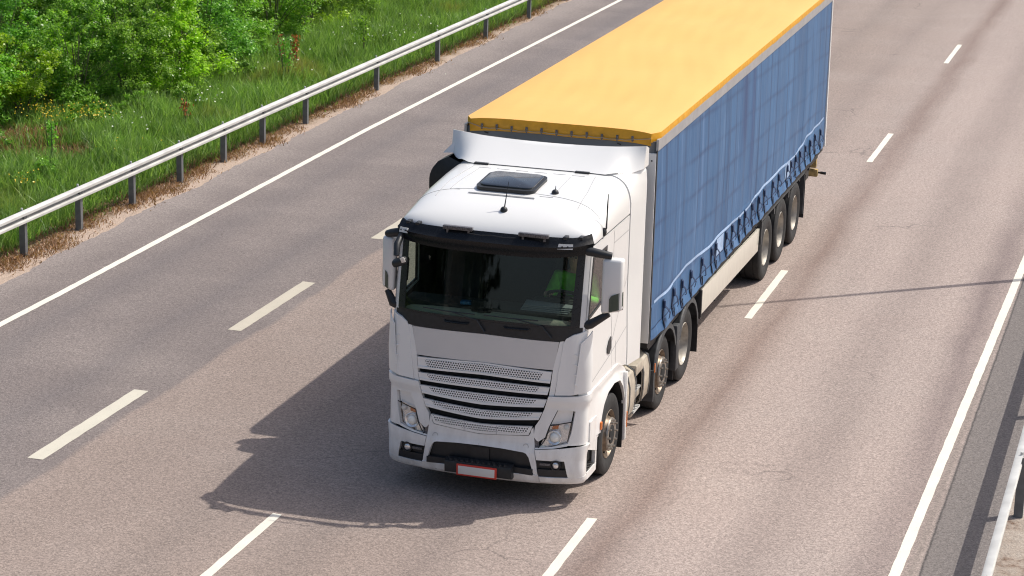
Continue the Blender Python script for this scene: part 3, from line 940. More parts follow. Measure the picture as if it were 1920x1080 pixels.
# sun visor
def visor(bm):
    P = []; N = []
    for x in np.linspace(-1.17, 1.22, 49):
        U = Ux(x * 0.985); a = abs(x) / 1.22
        tip = max(0, (a - 0.86) / 0.14)
        row, nr = [], []
        for k in range(9):
            v = k / 8
            zt, zb = 3.235 + 0.05 * tip, 2.99 + 0.075 * a ** 4
            z = zb + (zt - zb) * v
            off = 0.13 - 0.05 * v + 0.03 * math.sin(v * math.pi) + (0.02 if 0.45 < v < 0.6 else 0) - 0.04 * tip
            row.append(skin(U, z, off)); nr.append(skinn(U, z))
        P.append(row); N.append(nr)
    sheet(bm, P, 0.012, N)
vz = part('sun_visor', tr, 'gloss_black', visor, 30)
for x in (-1.06, -0.93, 0.93, 1.10):
    def brackets(bm):
        p = skin(Ux(x), 3.20, 0.05)
        box(bm, (p[0], p[1] + 0.01, 3.245), (0.05, 0.11, 0.035), None, 0.006)
    part('visor_bracket', vz, 'black', brackets)
for x, wv in ((-1.06, 0.055), (0.93, 0.085)):
    def ml(bm):
        patch(bm, [(Ux(x) - wv, 3.105), (Ux(x) + wv, 3.105)], [(Ux(x) - wv * .85, 3.165), (Ux(x) + wv, 3.165)], 4, 2, 0.148, 0.02)
    k = part('marker_lamp', vz, 'white', ml)
    for q in (-0.03, 0.03):
        part('marker_bulb', k, 'black', lambda bm: bmesh.ops.create_uvsphere(bm, u_segments=8, v_segments=6, radius=0.010, matrix=Matrix.Translation(skin(Ux(x) + q, 3.135, 0.15))))
for x0, x1 in ((-0.55, -0.19), (0.37, 0.73)):
    def lb(bm):
        p = skin(0, 3.27, 0.10)
        bx(bm, x0, x1, p[1] - 0.035, p[1] + 0.025, 3.245, 3.29, 0.006)
        for k in range(12):
            xx = x0 + 0.02 + (x1 - x0 - 0.04) * k / 11
            bx(bm, xx - 0.005, xx + 0.005, p[1] - 0.04, p[1] - 0.034, 3.25, 3.285)
        for xx in (x0 + .05, x1 - .05): bx(bm, xx - .012, xx + .012, p[1] - .01, p[1] + .01, 3.20, 3.245)
    part('light_bar', tr, 'led', lb)
part('light_bar_cable', tr, 'black', lambda bm: tube(bm, [(-0.19, -0.01, 3.25), (-0.05, -0.015, 3.243), (0.08, 0.0, 3.25), (0.22, -0.012, 3.243), (0.37, -0.01, 3.25)], 0.006, 6))

# mirrors
def mirror(sg):
    xi, xo = (1.335, 1.575) if sg > 0 else (1.215, 1.375)
    y0, y1 = 0.27, 0.42
    def arm(bm):
        tube(bm, [(sg * 1.15, 0.30, 3.10), (sg * (1.30 if sg > 0 else 1.24), 0.29, 3.085), (sg * (xi + .10), 0.33, 3.06)], [0.055, 0.05, 0.042], 10)
    a = part('mirror_arm', tr, 'black', arm)
    part('mirror_arm', tr, 'black', lambda bm: tube(bm, [(sg * 1.155, 0.30, 2.22), (sg * 1.22, 0.29, 2.23), (sg * (xi + .09), 0.33, 2.37)], [0.07, 0.055, 0.038], 10))
    def hous(bm):
        bx(bm, min(sg * xi, sg * xo), max(sg * xi, sg * xo), y0, y1, 2.365, 3.03, 0.035)
        for v in bm.verts:
            f = (v.co.x * sg - xi) / (xo - xi)
            v.co.y += 0.10 * (1 - f) * 0 + 0.07 * max(0, f - 0.45)
            if v.co.z < 2.45: v.co.z += 0.045 * f
    h = part('mirror_housing', a, 'white', hous, 50)
    def dk(bm):
        bx(bm, min(sg * (xi + .012), sg * (xo - .012)), max(sg * (xi + .012), sg * (xo - .012)), y1 - 0.01, y1 + 0.035, 2.40, 3.0, 0.01)
    part('mirror_glass', a, 'gloss_black', dk)
    def lens(bm):
        w = (xo - xi)
        sheet(bm, [[(sg * (xi + w * 0.42), y0 - 0.004, 2.40), (sg * (xi + w * 0.42), y0 - 0.004, 2.56), (sg * (xi + w * 0.52), y0 - 0.003, 2.60)],
                   [(sg * (xo - .03), y0 + 0.03, 2.43), (sg * (xo - .03), y0 + 0.03, 2.60), (sg * (xo - .03), y0 + 0.03, 2.635)],
                   [(sg * (xo + .004), y0 + 0.075, 2.47), (sg * (xo + .004), y0 + 0.075, 2.60), (sg * (xo + .004), y0 + 0.075, 2.64)]], 0.02, (0, -1, 0))
    part('indicator_lens', a, 'mirror_green', lens)
mirror(1); mirror(-1)
def frontmirror(bm):
    tube(bm, [skin(Ux(-1.13), 3.12, 0.05), (-1.08, 0.02, 3.02), (-1.07, -0.03, 2.90)], [0.032, 0.042, 0.036], 10)
    box(bm, (-1.02, -0.05, 2.835), (0.19, 0.11, 0.095), (R(12), R(-22), 0), 0.04, 3)
fm = part('kerb_mirror', tr, 'black', frontmirror, 60)
part('kerb_mirror_glass', fm, 'plate', lambda bm: box(bm, (-0.965, -0.105, 2.875), (0.05, 0.012, 0.065), (R(12), R(-22), 0), 0.004))

# ---- lower front: dark backing with thick white panels in front of it
def backing(bm):
    patch(bm, [(-Ux(1.18), 0.30), (Ux(1.18), 0.30)], [(-Ux(1.18), 2.04), (Ux(1.18), 2.04)], 48, 16, -0.06, 0.03)
    bx(bm, -1.1, 1.1, 0.3, 2.0, 0.35, 0.6); bx(bm, -0.9, 0.9, 0.3, 2.05, 0.6, 1.36)
part('front_backing', tr, 'dark', backing)
part('name_panel', tr, 'grey_panel', lambda bm: patch(bm, [(-0.88, 1.685), (0, 1.705), (0.88, 1.685)], [(-0.945, 2.028), (0, 2.046), (0.945, 2.028)], 30, 4, 0.0, 0.05))

SL = [(1.662, 1.528, 1.700, 1.555, 0.858, 0.838), (1.472, 1.386, 1.486, 1.384, 0.834, 0.808), (1.322, 1.232, 1.316, 1.190, 0.803, 0.770),
      (1.164, 1.076, 1.120, 1.018, 0.755, 0.715), (0.985, 0.878, 0.950, 0.832, 0.645, 0.600)]
MI = [(0.75, 0.70), (0.715, 0.665), (0.68, 0.63), (0.645, 0.60), (0.615, 0.575)]
for k, (ez1, ez0, cz1, cz0, w1, w0) in enumerate(SL):
    def vx(z_e, z_c, w, p=1.25):
        return [(x, z_c + (z_e - z_c) * (abs(x) / w) ** p) for x in np.linspace(-w, w, 17)]
    def slat(bm):
        patch(bm, vx(ez0, cz0, w0), vx(ez1, cz1, w1), 40, 4, lambda U, z: 0.012 if k else 0.008, 0.035)
        if k < 4:
            patch(bm, vx(ez0 - 0.002, cz0 - 0.002, w0), vx(ez0 + 0.024, cz0 + 0.024, w0 * 1.004), 40, 1, 0.020, 0.02)
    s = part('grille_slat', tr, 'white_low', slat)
    a, b = MI[k]
    f0, f1 = (0.27, 0.90) if k else (0.22, 0.86)
    def mesh(bm):
        patch(bm, vx(ez0 + (ez1 - ez0) * f0, cz0 + (cz1 - cz0) * f0, b), vx(ez0 + (ez1 - ez0) * f1, cz0 + (cz1 - cz0) * f1, a), 40, 3, 0.0145, 0.004)
    part('grille_mesh', s, 'perf', mesh)
    if k == 4:
        for x in (-0.205, 0.205):
            part('slat_joint', s, 'groove', lambda bm: patch(bm, [(x - .003, 0.845), (x + .003, 0.845)], [(x - .003, 0.955), (x + .003, 0.955)], 1, 3, 0.016, 0.004))

# corner vanes beside the grille
for sg in (1, -1):
    def vane(bm):
        L = [(0.895, 1.38), (0.945, 1.70), (1.00, 2.02), (1.045, 2.085)]
        Rr = [(Ux(1.225), 1.42), (Ux(1.225), 2.10)]
        patch(bm, [(sg * 0.895, 1.375), (sg * Ux(1.06), 1.385), (sg * Ux(1.235), 1.425)], [(sg * Ux(1.02), 2.07), (sg * Ux(1.10), 2.12), (sg * Ux(1.235), 2.16)], 16, 12, lambda U, z: 0.012 + 0.022 * math.exp(-((abs(U) - Ux(1.13)) / 0.09) ** 2), 0.05,
              left=[(sg * a, b) for a, b in L[:3]] + [(sg * Ux(1.02), 2.07)])
        patch(bm, [(sg * 0.826, 1.372), (sg * 0.889, 1.374)], [(sg * 0.953, 2.03), (sg * 1.012, 2.06)], 4, 10, 0.002, 0.05, left=[(sg * a, b) for a, b in ((0.826, 1.372), (0.846, 1.50), (0.868, 1.675), (0.953, 2.03))])
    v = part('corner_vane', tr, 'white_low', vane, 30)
    def outer(bm):
        patch(bm, [(sg * Ux(1.10), 1.40), (sg * UC, 1.43)], [(sg * Ux(1.17), 2.02), (sg * UC, 2.15)], 8, 10, lambda U, z: 0.035 + 0.02 * min(1, (z - 1.4) / .3), 0.012)
        for z in (1.52, 1.64, 1.76, 1.88):
            p = skin(sg * Ux(1.125), z, 0.048)
            box(bm, p, (0.05, 0.01, 0.012), (0, sg * 0.5, sg * 0.5))
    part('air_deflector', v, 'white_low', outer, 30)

# bumper
def up(x): return Ux(x)
def bump_c(bm):
    patch(bm, [(-0.655, 0.56), (-0.58, 0.665), (-0.30, 0.685), (0, 0.69), (0.30, 0.685), (0.58, 0.665), (0.655, 0.56)], [(-0.655, 0.975), (-0.610, 0.868), (0, 0.822), (0.610, 0.868), (0.655, 0.975)], 36, 5, 0.006, 0.05)
    for sg in (1, -1):
        patch(bm, [(sg * 0.690, 0.385), (sg * 0.735, 0.385)], [(sg * 0.60, 0.672), (sg * 0.690, 0.672)], 3, 6, 0.005, 0.05)
        patch(bm, [(sg * 0.60, 0.672), (sg * 0.689, 0.672)], [(sg * 0.628, 0.94), (sg * 0.655, 0.97)], 3, 5, 0.005, 0.05)
    for sg in (1, -1):
        patch(bm, [(sg * 0.40, 0.262), (sg * 0.757, 0.275)], [(sg * 0.42, 0.40), (sg * 0.738, 0.40)], 8, 4, lambda U, z: 0.012 - 0.03 * max(0, (0.31 - z) / .05), 0.06)
    patch(bm, [(-0.40, 0.258), (0.40, 0.258)], [(-0.40, 0.325), (0.40, 0.325)], 16, 3, lambda U, z: 0.012 - 0.03 * max(0, (0.31 - z) / .05), 0.06)
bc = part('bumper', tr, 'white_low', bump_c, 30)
for x in (-0.575, 0.575):
    def sensor(bm):
        p = skin(x, 0.735, 0.006)
        lathe_x(bm, [(0.0, 0.034), (0.003, 0.034), (0.003, 0.030), (0.0, 0.030)], (0, 0, 0), 20)
        bmesh.ops.transform(bm, verts=bm.verts[:], matrix=Matrix.Translation(p) @ Matrix.Rotation(R(-90), 4, 'Z'))
    part('tow_cover', bc, 'groove', sensor)
for sg in (1, -1):
    def corner(bm):
        def q(bot, top, nu, nv, off=0.005, left=None, right=None):
            patch(bm, [(sg * a, b) for a, b in bot], [(sg * a, b) for a, b in top], nu, nv, off, 0.05,
                  left and [(sg * a, b) for a, b in left], right and [(sg * a, b) for a, b in right])
        UE = Uy(0.36)
        q([(0.762, 0.275), (UE, 0.285)], [(0.745, 0.378), (UE, 0.378)], 18, 3, lambda U, z: 0.008 - 0.03 * max(0, (0.31 - z) / .05))   # below the fog lamp
        q([(0.712, 0.588), (1.03, 0.588), (UE, 0.588)], [(0.690, 0.705), (1.10, 0.745), (UE, 0.765)], 18, 3, lambda U, z: 0.005 + 0.018 * max(0, (z - 0.62) / 0.1))
        q([(Ux(1.085), 0.378), (UE, 0.378)], [(Ux(1.04), 0.588), (UE, 0.588)], 8, 4)
        # headlamp surround: inner flank, brow and outer flank
        q([(0.663, 0.86), (0.715, 0.80), (0.80, 0.86)], [(0.777, 1.20), (0.86, 1.21), (0.94, 1.21)], 6, 8, left=[(0.663, 0.86), (0.674, 0.99), (0.724, 1.065), (0.764, 1.172), (0.777, 1.20)], right=[(0.80, 0.86), (0.84, 0.99), (0.94, 1.21)])
        q([(0.777, 1.202), (0.94, 1.20), (Ux(1.12), 1.195)], [(0.822, 1.366), (1.0, 1.37), (Ux(1.14), 1.375)], 10, 4, lambda U, z: 0.006 + 0.028 * max(0, min(1, (z - 1.24) / .05)))
        q([(Ux(1.12), 1.19), (UE, 1.19)], [(Ux(1.14), 1.375), (UE, 1.39)], 8, 4, lambda U, z: 0.006 + 0.028 * max(0, min(1, (z - 1.24) / .05)))
        q([(0.865, 1.015), (0.98, 1.035), (Ux(1.10), 1.06)], [(0.945, 1.195), (Ux(1.02), 1.195), (Ux(1.12), 1.195)], 8, 5, -0.030)
        q([(Ux(1.06), 0.772), (UE, 0.772)], [(Ux(1.135), 1.19), (UE, 1.19)], 8, 8, left=[(Ux(1.06), 0.772), (Ux(1.10), 0.93), (Ux(1.135), 1.19)])
        q([(0.690, 0.712), (0.90, 0.732), (Ux(1.06), 0.765)], [(0.690, 0.73), (0.90, 0.755), (Ux(1.07), 0.80)], 10, 2, 0.006)
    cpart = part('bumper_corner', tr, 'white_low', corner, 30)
    def pocket(bm):
        patch(bm, [(sg * 0.74, 0.375), (sg * Ux(1.09), 0.375)], [(sg * 0.71, 0.60), (sg * Ux(1.05), 0.60)], 10, 4, -0.035, 0.02)
        patch(bm, [(sg * 0.74, 0.378), (sg * Ux(1.086), 0.378)], [(sg * 0.735, 0.475), (sg * Ux(1.07), 0.475)], 10, 3, -0.005, 0.03)
    part('fog_lamp_pocket', cpart, 'black', pocket)
    fl = skin(sg * Ux(0.945), 0.535, 0.0)
    fg = part('fog_lamp', tr, 'chrome', lambda bm: bmesh.ops.create_uvsphere(bm, u_segments=20, v_segments=12, radius=0.044, matrix=Matrix.Translation(fl) @ Matrix.Diagonal((1, 0.5, 1, 1))))
    part('fog_lamp_ring', fg, 'black', lambda bm: (lathe_x(bm, [(0, 0.046), (0.02, 0.05), (0.02, 0.062), (-0.04, 0.066)], (0, 0, 0), 24), bmesh.ops.transform(bm, verts=bm.verts[:], matrix=Matrix.Translation(fl) @ Matrix.Rotation(R(-90) , 4, 'Z'))))
    part('daylight_strip', fg, 'led', lambda bm: patch(bm, [(sg * 0.755, 0.525), (sg * 0.885, 0.522)], [(sg * 0.755, 0.552), (sg * 0.885, 0.549)], 6, 1, -0.002, 0.03))
    # headlamp
    def bowl(bm):
        patch(bm, [(sg * 0.735, 0.735), (sg * 0.90, 0.760), (sg * Ux(1.06), 0.80)], [(sg * 0.855, 1.0), (sg * 0.97, 1.03), (sg * Ux(1.10), 1.055)], 12, 8, -0.05, 0.01,
              left=[(sg * 0.735, 0.735), (sg * 0.80, 0.83), (sg * 0.855, 1.0)])
        patch(bm, [(sg * 0.735, 0.735), (sg * 0.845, 0.755)], [(sg * 0.78, 0.83), (sg * 0.85, 0.85)], 6, 4, -0.018, 0.02)
        c = skin(sg * 0.915, 0.865, -0.03)
        lathe_x(bm, [(0.0, 0.055), (0.022, 0.062), (0.035, 0.085), (0.03, 0.09)], (0, 0, 0), 28)
        vs = [v for v in bm.verts if (v.co.length < 0.1)]
        bmesh.ops.transform(bm, verts=vs, matrix=Matrix.Translation(c) @ Matrix.Rotation(R(-90), 4, 'Z'))
    hl = part('headlight', tr, 'chrome', bowl)
    part('projector_lens', hl, 'lamp_white', lambda bm: bmesh.ops.create_uvsphere(bm, u_segments=20, v_segments=12, radius=0.060, matrix=Matrix.Translation(skin(sg * 0.915, 0.865, -0.020)) @ Matrix.Diagonal((1, 0.7, 1, 1))))
    part('high_beam', hl, 'lamp_white', lambda bm: bmesh.ops.create_uvsphere(bm, u_segments=16, v_segments=10, radius=0.034, matrix=Matrix.Translation(skin(sg * Ux(1.045), 0.985, -0.03)) @ Matrix.Diagonal((1, 0.6, 1, 1))))
    part('indicator', hl, 'amber', lambda bm: patch(bm, [(sg * 0.875, 0.955), (sg * 0.955, 0.965)], [(sg * 0.885, 0.995), (sg * 0.96, 1.005)], 4, 2, -0.035, 0.01))
    part('lamp_cover', hl, 'lens', lambda bm: patch(bm, [(sg * 0.725, 0.733), (sg * 0.90, 0.757), (sg * Ux(1.065), 0.79)], [(sg * 0.855, 1.010), (sg * 0.97, 1.032), (sg * Ux(1.108), 1.06)], 12, 8, 0.0, 0.004,
              left=[(sg * 0.725, 0.733), (sg * 0.80, 0.84), (sg * 0.855, 1.010)]))
    def seal(bm):
        pts = [(0.725, 0.733), (0.775, 0.79), (0.815, 0.86), (0.84, 0.95), (0.855, 1.010), (0.97, 1.034), (Ux(1.108), 1.062)]
        tube(bm, [skin(sg * a, b, 0.006) for a, b in pts], 0.007, 6)
    part('lamp_seal', hl, 'frit', seal)
    part('lamp_block', hl, 'led', lambda bm: patch(bm, [(sg * 0.664, 0.708), (sg * 0.735, 0.722)], [(sg * 0.652, 0.862), (sg * 0.725, 0.802)], 3, 3, -0.006, 0.03))

# lower grille opening: bars, step with tread, number plate
def lowg(bm):
    patch(bm, [(-0.68, 0.385), (0.68, 0.385)], [(-0.60, 0.67), (0.60, 0.67)], 20, 4, -0.055, 0.01)
    bx(bm, -0.115, 0.115, -0.005, 0.05, 0.50, 0.66)
    bx(bm, -0.66, 0.66, 0.0, 0.06, 0.655, 0.668)
    bx(bm, -0.66, 0.66, -0.02, 0.04, 0.395, 0.47)
part('lower_grille', tr, 'black', lowg)
def step(bm):
    P = []
    for x in np.linspace(-0.40, 0.43, 13):
        r = [(x, -0.045, 0.505), (x, -0.115, 0.485), (x, -0.125, 0.46), (x, -0.115, 0.345), (x, -0.06, 0.335), (x, 0.0, 0.34), (x, 0.0, 0.50), (x, -0.045, 0.505)]
        P.append(r)
    sheet(bm, P)
    bmesh.ops.remove_doubles(bm, verts=bm.verts[:], dist=0.0003)
    bmesh.ops.holes_fill(bm, edges=bm.edges[:], sides=20)
    for k in range(11):
        x = -0.34 + 0.068 * k
        box(bm, (x, -0.085, 0.502), (0.03, 0.07, 0.012), (R(16), 0, 0.5), 0.002)
part('front_step', tr, 'black', step, 30)
pl = part('number_plate', tr, 'redframe', lambda bm: box(bm, (0.005, -0.135, 0.398), (0.50, 0.02, 0.142), None, 0.008))
part('plate_face', pl, 'plate', lambda bm: box(bm, (0.005, -0.147, 0.398), (0.452, 0.008, 0.100), None, 0.003))

# ---- cab sides below the doors: sill, arch, step pocket, fender
for sg in (1, -1):
    def sidep(bm):
        # polar band round the wheel arch
        inner = [(0.80, 0.745), (0.82, 0.90), (0.93, 1.06), (1.12, 1.155), (1.40, 1.185), (1.68, 1.14), (1.86, 1.0), (1.95, 0.82), (1.97, 0.60), (1.97, 0.26)]
        outer = [(0.36, 0.745), (0.36, 1.10), (0.36, 1.375), (0.80, 1.375), (1.25, 1.375), (1.62, 1.365), (1.95, 1.24), (2.10, 1.15), (2.06, 0.70), (2.04, 0.26)]
        P, N = [], []
        for k in range(46):
            a = lerpl(inner, k / 45); b = lerpl(outer, k / 45)
            row = []
            for j in range(7):
                v = j / 6
                y, z = a + (b - a) * v
                row.append((sg * (1.224 + 0.035 * math.exp(-(v / 0.35) ** 2) + 0.012 * (1 if z > 1.30 else 0)), y, z))
            P.append(row)
        sheet(bm, P, 0.04, (sg, 0, 0))
        # rear upright of the wing, closing panel towards the tank
        bx(bm, min(sg * 0.70, sg * 1.27), max(sg * 0.70, sg * 1.27), 1.985, 2.03, 0.27, 1.15)
        # block above the step and the sill under it
        sheet(bm, [[(sg * x, y, z) for z in (0.70, 0.76, 1.0)] for x, y in ((1.238, 0.385), (1.238, 0.60), (1.238, 0.78))], 0.02, (sg, 0, 0))
        sheet(bm, [[(sg * x, y, z) for z in (0.52 + 0.14 * (1 - (y - .37) / .41), 0.60 + 0.1 * (1 - (y - .37) / .41), 0.742)] for x, y in ((1.226, 0.37), (1.226, 0.60), (1.226, 0.78))], 0.03, (sg, 0, 0))
        sheet(bm, [[(sg * x, y, z) for z in (0.285, 0.33, 0.37)] for x, y in ((1.221, 0.365), (1.226, 0.60), (1.226, 0.76))], 0.05, (sg, 0, 0))
        bx(bm, min(sg * 1.18, sg * 1.224), max(sg * 1.18, sg * 1.224), 0.72, 0.775, 0.33, 0.74)
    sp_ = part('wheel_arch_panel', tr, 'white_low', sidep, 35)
    def stp(bm):
        bx(bm, min(sg * 1.0, sg * 1.235), max(sg * 1.0, sg * 1.21), 0.365, 0.73, 0.365, 0.385)
        for k in range(6): bx(bm, min(sg * 1.02, sg * 1.21), max(sg * 1.02, sg * 1.21), 0.39 + k * .055, 0.41 + k * .055, 0.385, 0.40)
    part('entry_step', sp_, 'tread', stp)
    part('step_recess', sp_, 'greyshelf', lambda bm: bx(bm, min(sg * 1.08, sg * 1.10), max(sg * 1.08, sg * 1.10), 0.34, 0.76, 0.38, 0.76))
    part('side_marker', sp_, 'amber', lambda bm: (box(bm, (sg * 1.262, 0.795, 0.83), (0.03, 0.05, 0.10), (0, 0, 0), 0.01),))
    part('arch_liner', sp_, 'dark', lambda bm: (sheet(bm, [[(sg * x, 1.40 + 0.60 * math.cos(t), 0.56 + 0.60 * math.sin(t)) for x in (0.55, 0.85, 1.235)] for t in np.linspace(-0.35, math.pi + .1, 24)]),
                                                bx(bm, min(sg * 0.53, sg * 0.56), max(sg * 0.53, sg * 0.56), 0.72, 1.98, 0.25, 1.17)))
    part('mud_flap', sp_, 'black', lambda bm: bx(bm, min(sg * 0.80, sg * 1.24), max(sg * 0.80, sg * 1.24), 1.955, 1.967, 0.17, 0.75))
    part('side_reflector', sp_, 'amber', lambda bm: bx(bm, min(sg * 1.268, sg * 1.278), max(sg * 1.268, sg * 1.278), 2.036, 2.056, 0.42, 0.62))

# ---- wheels
def tyre_prof(R0, w, rb):
    h = w / 2
    return [(-h * 0.82, rb), (-h * 0.98, rb + (R0 - rb) * 0.30), (-h, rb + (R0 - rb) * 0.55), (-h * 0.96, R0 - 0.045), (-h * 0.88, R0 - 0.012), (-h * 0.80, R0),
            (-h * 0.42, R0), (-h * 0.40, R0 - 0.012), (-h * 0.34, R0 - 0.012), (-h * 0.32, R0), (h * 0.32, R0), (h * 0.34, R0 - 0.012), (h * 0.40, R0 - 0.012), (h * 0.42, R0),
            (h * 0.80, R0), (h * 0.88, R0 - 0.012), (h * 0.96, R0 - 0.045), (h, rb + (R0 - rb) * 0.62), (h * 1.0, rb + (R0 - rb) * 0.57), (h * 0.99, rb + (R0 - rb) * 0.5), (h * 0.97, rb + (R0 - rb) * 0.28), (h * 0.82, rb), (h * 0.70, rb - 0.01)]
def wheel(root, x, y, R0, w, kind, sg):
    t = part('wheel', root, 'rubber', lambda bm: lathe_x(bm, [(sg * a, b) for a, b in tyre_prof(R0, w, 0.30)], (sg * x, y, R0), 56), 30)
    h = w / 2
    rimmat = 'rim_brown' if kind == 'hub' else 'rim'
    def rim(bm):
        c = (sg * x, y, R0)
        if kind == 'hub':      # front type: domed disc standing proud
            pr = [(h * 0.86, 0.305), (h * 0.90, 0.297), (h * 0.72, 0.285), (h * 0.40, 0.265), (h * 0.48, 0.235), (h * 0.75, 0.215), (h * 1.02, 0.20), (h * 1.06, 0.17), (h * 1.06, 0.10)]
        else:                  # dished disc deep inside the rim
            pr = [(h * 0.86, 0.305), (h * 0.90, 0.296), (h * 0.74, 0.284), (h * 0.55, 0.274), (-h * 0.10, 0.262), (-h * 0.35, 0.225), (-h * 0.42, 0.17), (-h * 0.42, 0.10), (-h * 0.20, 0.095), (h * 0.05, 0.085), (h * 0.08, 0.0)]
        lathe_x(bm, [(sg * a, b) for a, b in pr], c, 48)
    r = part('rim', t, rimmat, rim, 40)
    def hub(bm):
        c = (sg * x, y, R0)
        if kind == 'hub':
            lathe_x(bm, [(sg * a, b) for a, b in [(h * 1.0, 0.212), (h * 1.12, 0.205), (h * 1.14, 0.16), (h * 1.10, 0.125), (h * 1.10, 0.0)]], c, 40)
            for k in range(10):
                a = 2 * math.pi * k / 10
                tube(bm, [(sg * (x + h * 1.05), y + 0.172 * math.cos(a), R0 + 0.172 * math.sin(a)), (sg * (x + h * 1.34), y + 0.172 * math.cos(a), R0 + 0.172 * math.sin(a))], [0.020, 0.013], 6)
        else:
            for k in range(10):
                a = 2 * math.pi * k / 10
                tube(bm, [(sg * (x - h * 0.45), y + 0.135 * math.cos(a), R0 + 0.135 * math.sin(a)), (sg * (x - h * 0.20), y + 0.135 * math.cos(a), R0 + 0.135 * math.sin(a))], 0.015, 6)
    part('hub', t, 'hub', hub)
    def holes(bm):
        c = (sg * x, y, R0)
        if kind == 'hub':
            lathe_x(bm, [(sg * a, b) for a, b in [(h * 1.105, 0.118), (h * 1.16, 0.112), (h * 1.18, 0.09), (h * 1.18, 0.0)]], c, 32)
            for k in range(10):
                a = 2 * math.pi * (k + .5) / 10
                tube(bm, [(sg * (x + h * 0.50), y + 0.235 * math.cos(a), R0 + 0.235 * math.sin(a)), (sg * (x + h * 0.62), y + 0.235 * math.cos(a), R0 + 0.235 * math.sin(a))], 0.026, 10)
        else:
            for k in range(10):
                a = 2 * math.pi * (k + .5) / 10
                tube(bm, [(sg * (x - h * 0.40), y + 0.20 * math.cos(a), R0 + 0.20 * math.sin(a)), (sg * (x - h * 0.36), y + 0.20 * math.cos(a), R0 + 0.20 * math.sin(a))], 0.024, 10)
    part('hub_cap', t, 'dark', holes)
    return t
for sg in (1, -1):
    wheel(tr, 1.055, 1.46, 0.505, 0.315, 'hub', sg)
    wheel(tr, 1.045, 4.19, 0.500, 0.315, 'hub', sg)
    wheel(tr, 1.055, 5.54, 0.515, 0.315, 'dish', sg)
    part('wheel', tr, 'rubber', lambda bm: lathe_x(bm, [(sg * a, b) for a, b in tyre_prof(0.515, 0.315, 0.30)], (sg * 0.71, 5.54, 0.515), 40), 30)

# ---- tank, steps, batteries, chassis, rear wings
for sg in (1, -1):
    def tank(bm):
        prof = [(0.55, 0.40), (0.62, 0.34), (1.05, 0.33), (1.14, 0.36), (1.215, 0.46), (1.235, 0.62), (1.235, 0.84), (1.20, 0.98), (1.10, 1.04), (0.60, 1.04), (0.55, 0.98)]
        ys = [2.14, 2.17, 2.50, 2.52]
        P = []
        for y, k in ((2.14, .93), (2.16, .985), (2.19, 1.0), (2.60, 1.0), (2.63, .985), (2.65, .95)):
            P.append([(sg * ((px - .9) * k + .9), y, (pz - .7) * k + .7) for px, pz in prof + [prof[0]]])
        sheet(bm, P)
        P = []
        for y, k in ((2.99, .95), (3.01, .985), (3.04, 1.0), (3.38, 1.0), (3.42, .985), (3.44, .94)):
            P.append([(sg * ((px - .9) * k + .9), y, (pz - .7) * k + .7) for px, pz in prof + [prof[0]]])
        sheet(bm, P)
        bmesh.ops.holes_fill(bm, edges=bm.edges[:], sides=20)
        bx(bm, min(sg * 0.60, sg * 1.12), max(sg * 0.60, sg * 1.12), 2.64, 3.0, 0.40, 1.02)
        bx(bm, min(sg * 0.9, sg * 1.232), max(sg * 0.9, sg * 1.232), 2.64, 3.0, 0.90, 1.035, 0.01)
        bx(bm, min(sg * 0.9, sg * 1.18), max(sg * 0.9, sg * 1.18), 2.64, 3.0, 0.335, 0.385, 0.01)
        bx(bm, min(sg * 1.128, sg * 1.20), max(sg * 1.128, sg * 1.20), 2.64, 3.0, 0.56, 0.65, 0.008)
    tk = part('fuel_tank', tr, 'alu', tank, 30)
    def tsteps(bm):
        for z in (0.39, 0.66):
            bx(bm, min(sg * 1.12, sg * 1.212), max(sg * 1.12, sg * 1.212), 2.65, 2.99, z, z + 0.025)
            for k in range(5): bx(bm, min(sg * 1.13, sg * 1.235), max(sg * 1.13, sg * 1.212), 2.67 + .066 * k, 2.695 + .066 * k, z + .025, z + .034)
    part('tank_step', tk, 'galv', tsteps)
    part('step_backing', tk, 'steel', lambda bm: bx(bm, min(sg * 1.12, sg * 1.125), max(sg * 1.12, sg * 1.125), 2.65, 2.99, 0.42, 0.95))
    def straps(bm):
        prof = [(1.05, 0.325), (1.145, 0.352), (1.222, 0.455), (1.242, 0.62), (1.242, 0.84), (1.207, 0.985), (1.105, 1.047), (0.6, 1.047)]
        for y in (2.30, 2.62, 3.02, 3.36):
            sheet(bm, [[(sg * px, y - .022, pz) for px, pz in prof], [(sg * px, y + .022, pz) for px, pz in prof]])
    part('tank_strap', tk, 'fender', straps)
    part('tank_cap', tk, 'black', lambda bm: (tube(bm, [(sg * 1.0, 2.25, 1.03), (sg * 1.0, 2.25, 1.09)], 0.06, 14), box(bm, (sg * 0.95, 2.45, 1.075), (0.24, 0.16, 0.05), None, 0.01)))
def chassis(bm):
    for sg in (1, -1):
        bx(bm, sg * 0.42 - .05, sg * 0.42 + .05, 1.9, 6.3, 0.62, 0.92)
    bx(bm, -0.85, 0.85, 2.1, 3.5, 0.55, 1.0); bx(bm, -0.5, 0.5, 4.5, 5.4, 0.95, 1.12); bx(bm, -1.05, 1.05, 3.46, 3.62, 0.55, 1.10)
    bx(bm, -1.0, 1.0, 2.62, 3.0, 1.10, 1.35)
    for y in (4.19, 5.54): tube(bm, [(-1.0, y, 0.5), (1.0, y, 0.5)], 0.09, 10)
    for k in range(5): tube(bm, [(0.2 + .12 * k, 2.15, 1.5), (0.2 + .12 * k, 2.5, 1.3 - .03 * k), (0.25 + .1 * k, 3.0, 1.45)], 0.02, 6)
    tube(bm, [(0.95, 3.46, 1.10), (0.95, 3.60, 1.22), (1.05, 3.72, 1.15)], 0.03, 6)
part('chassis', tr, 'steel', chassis)
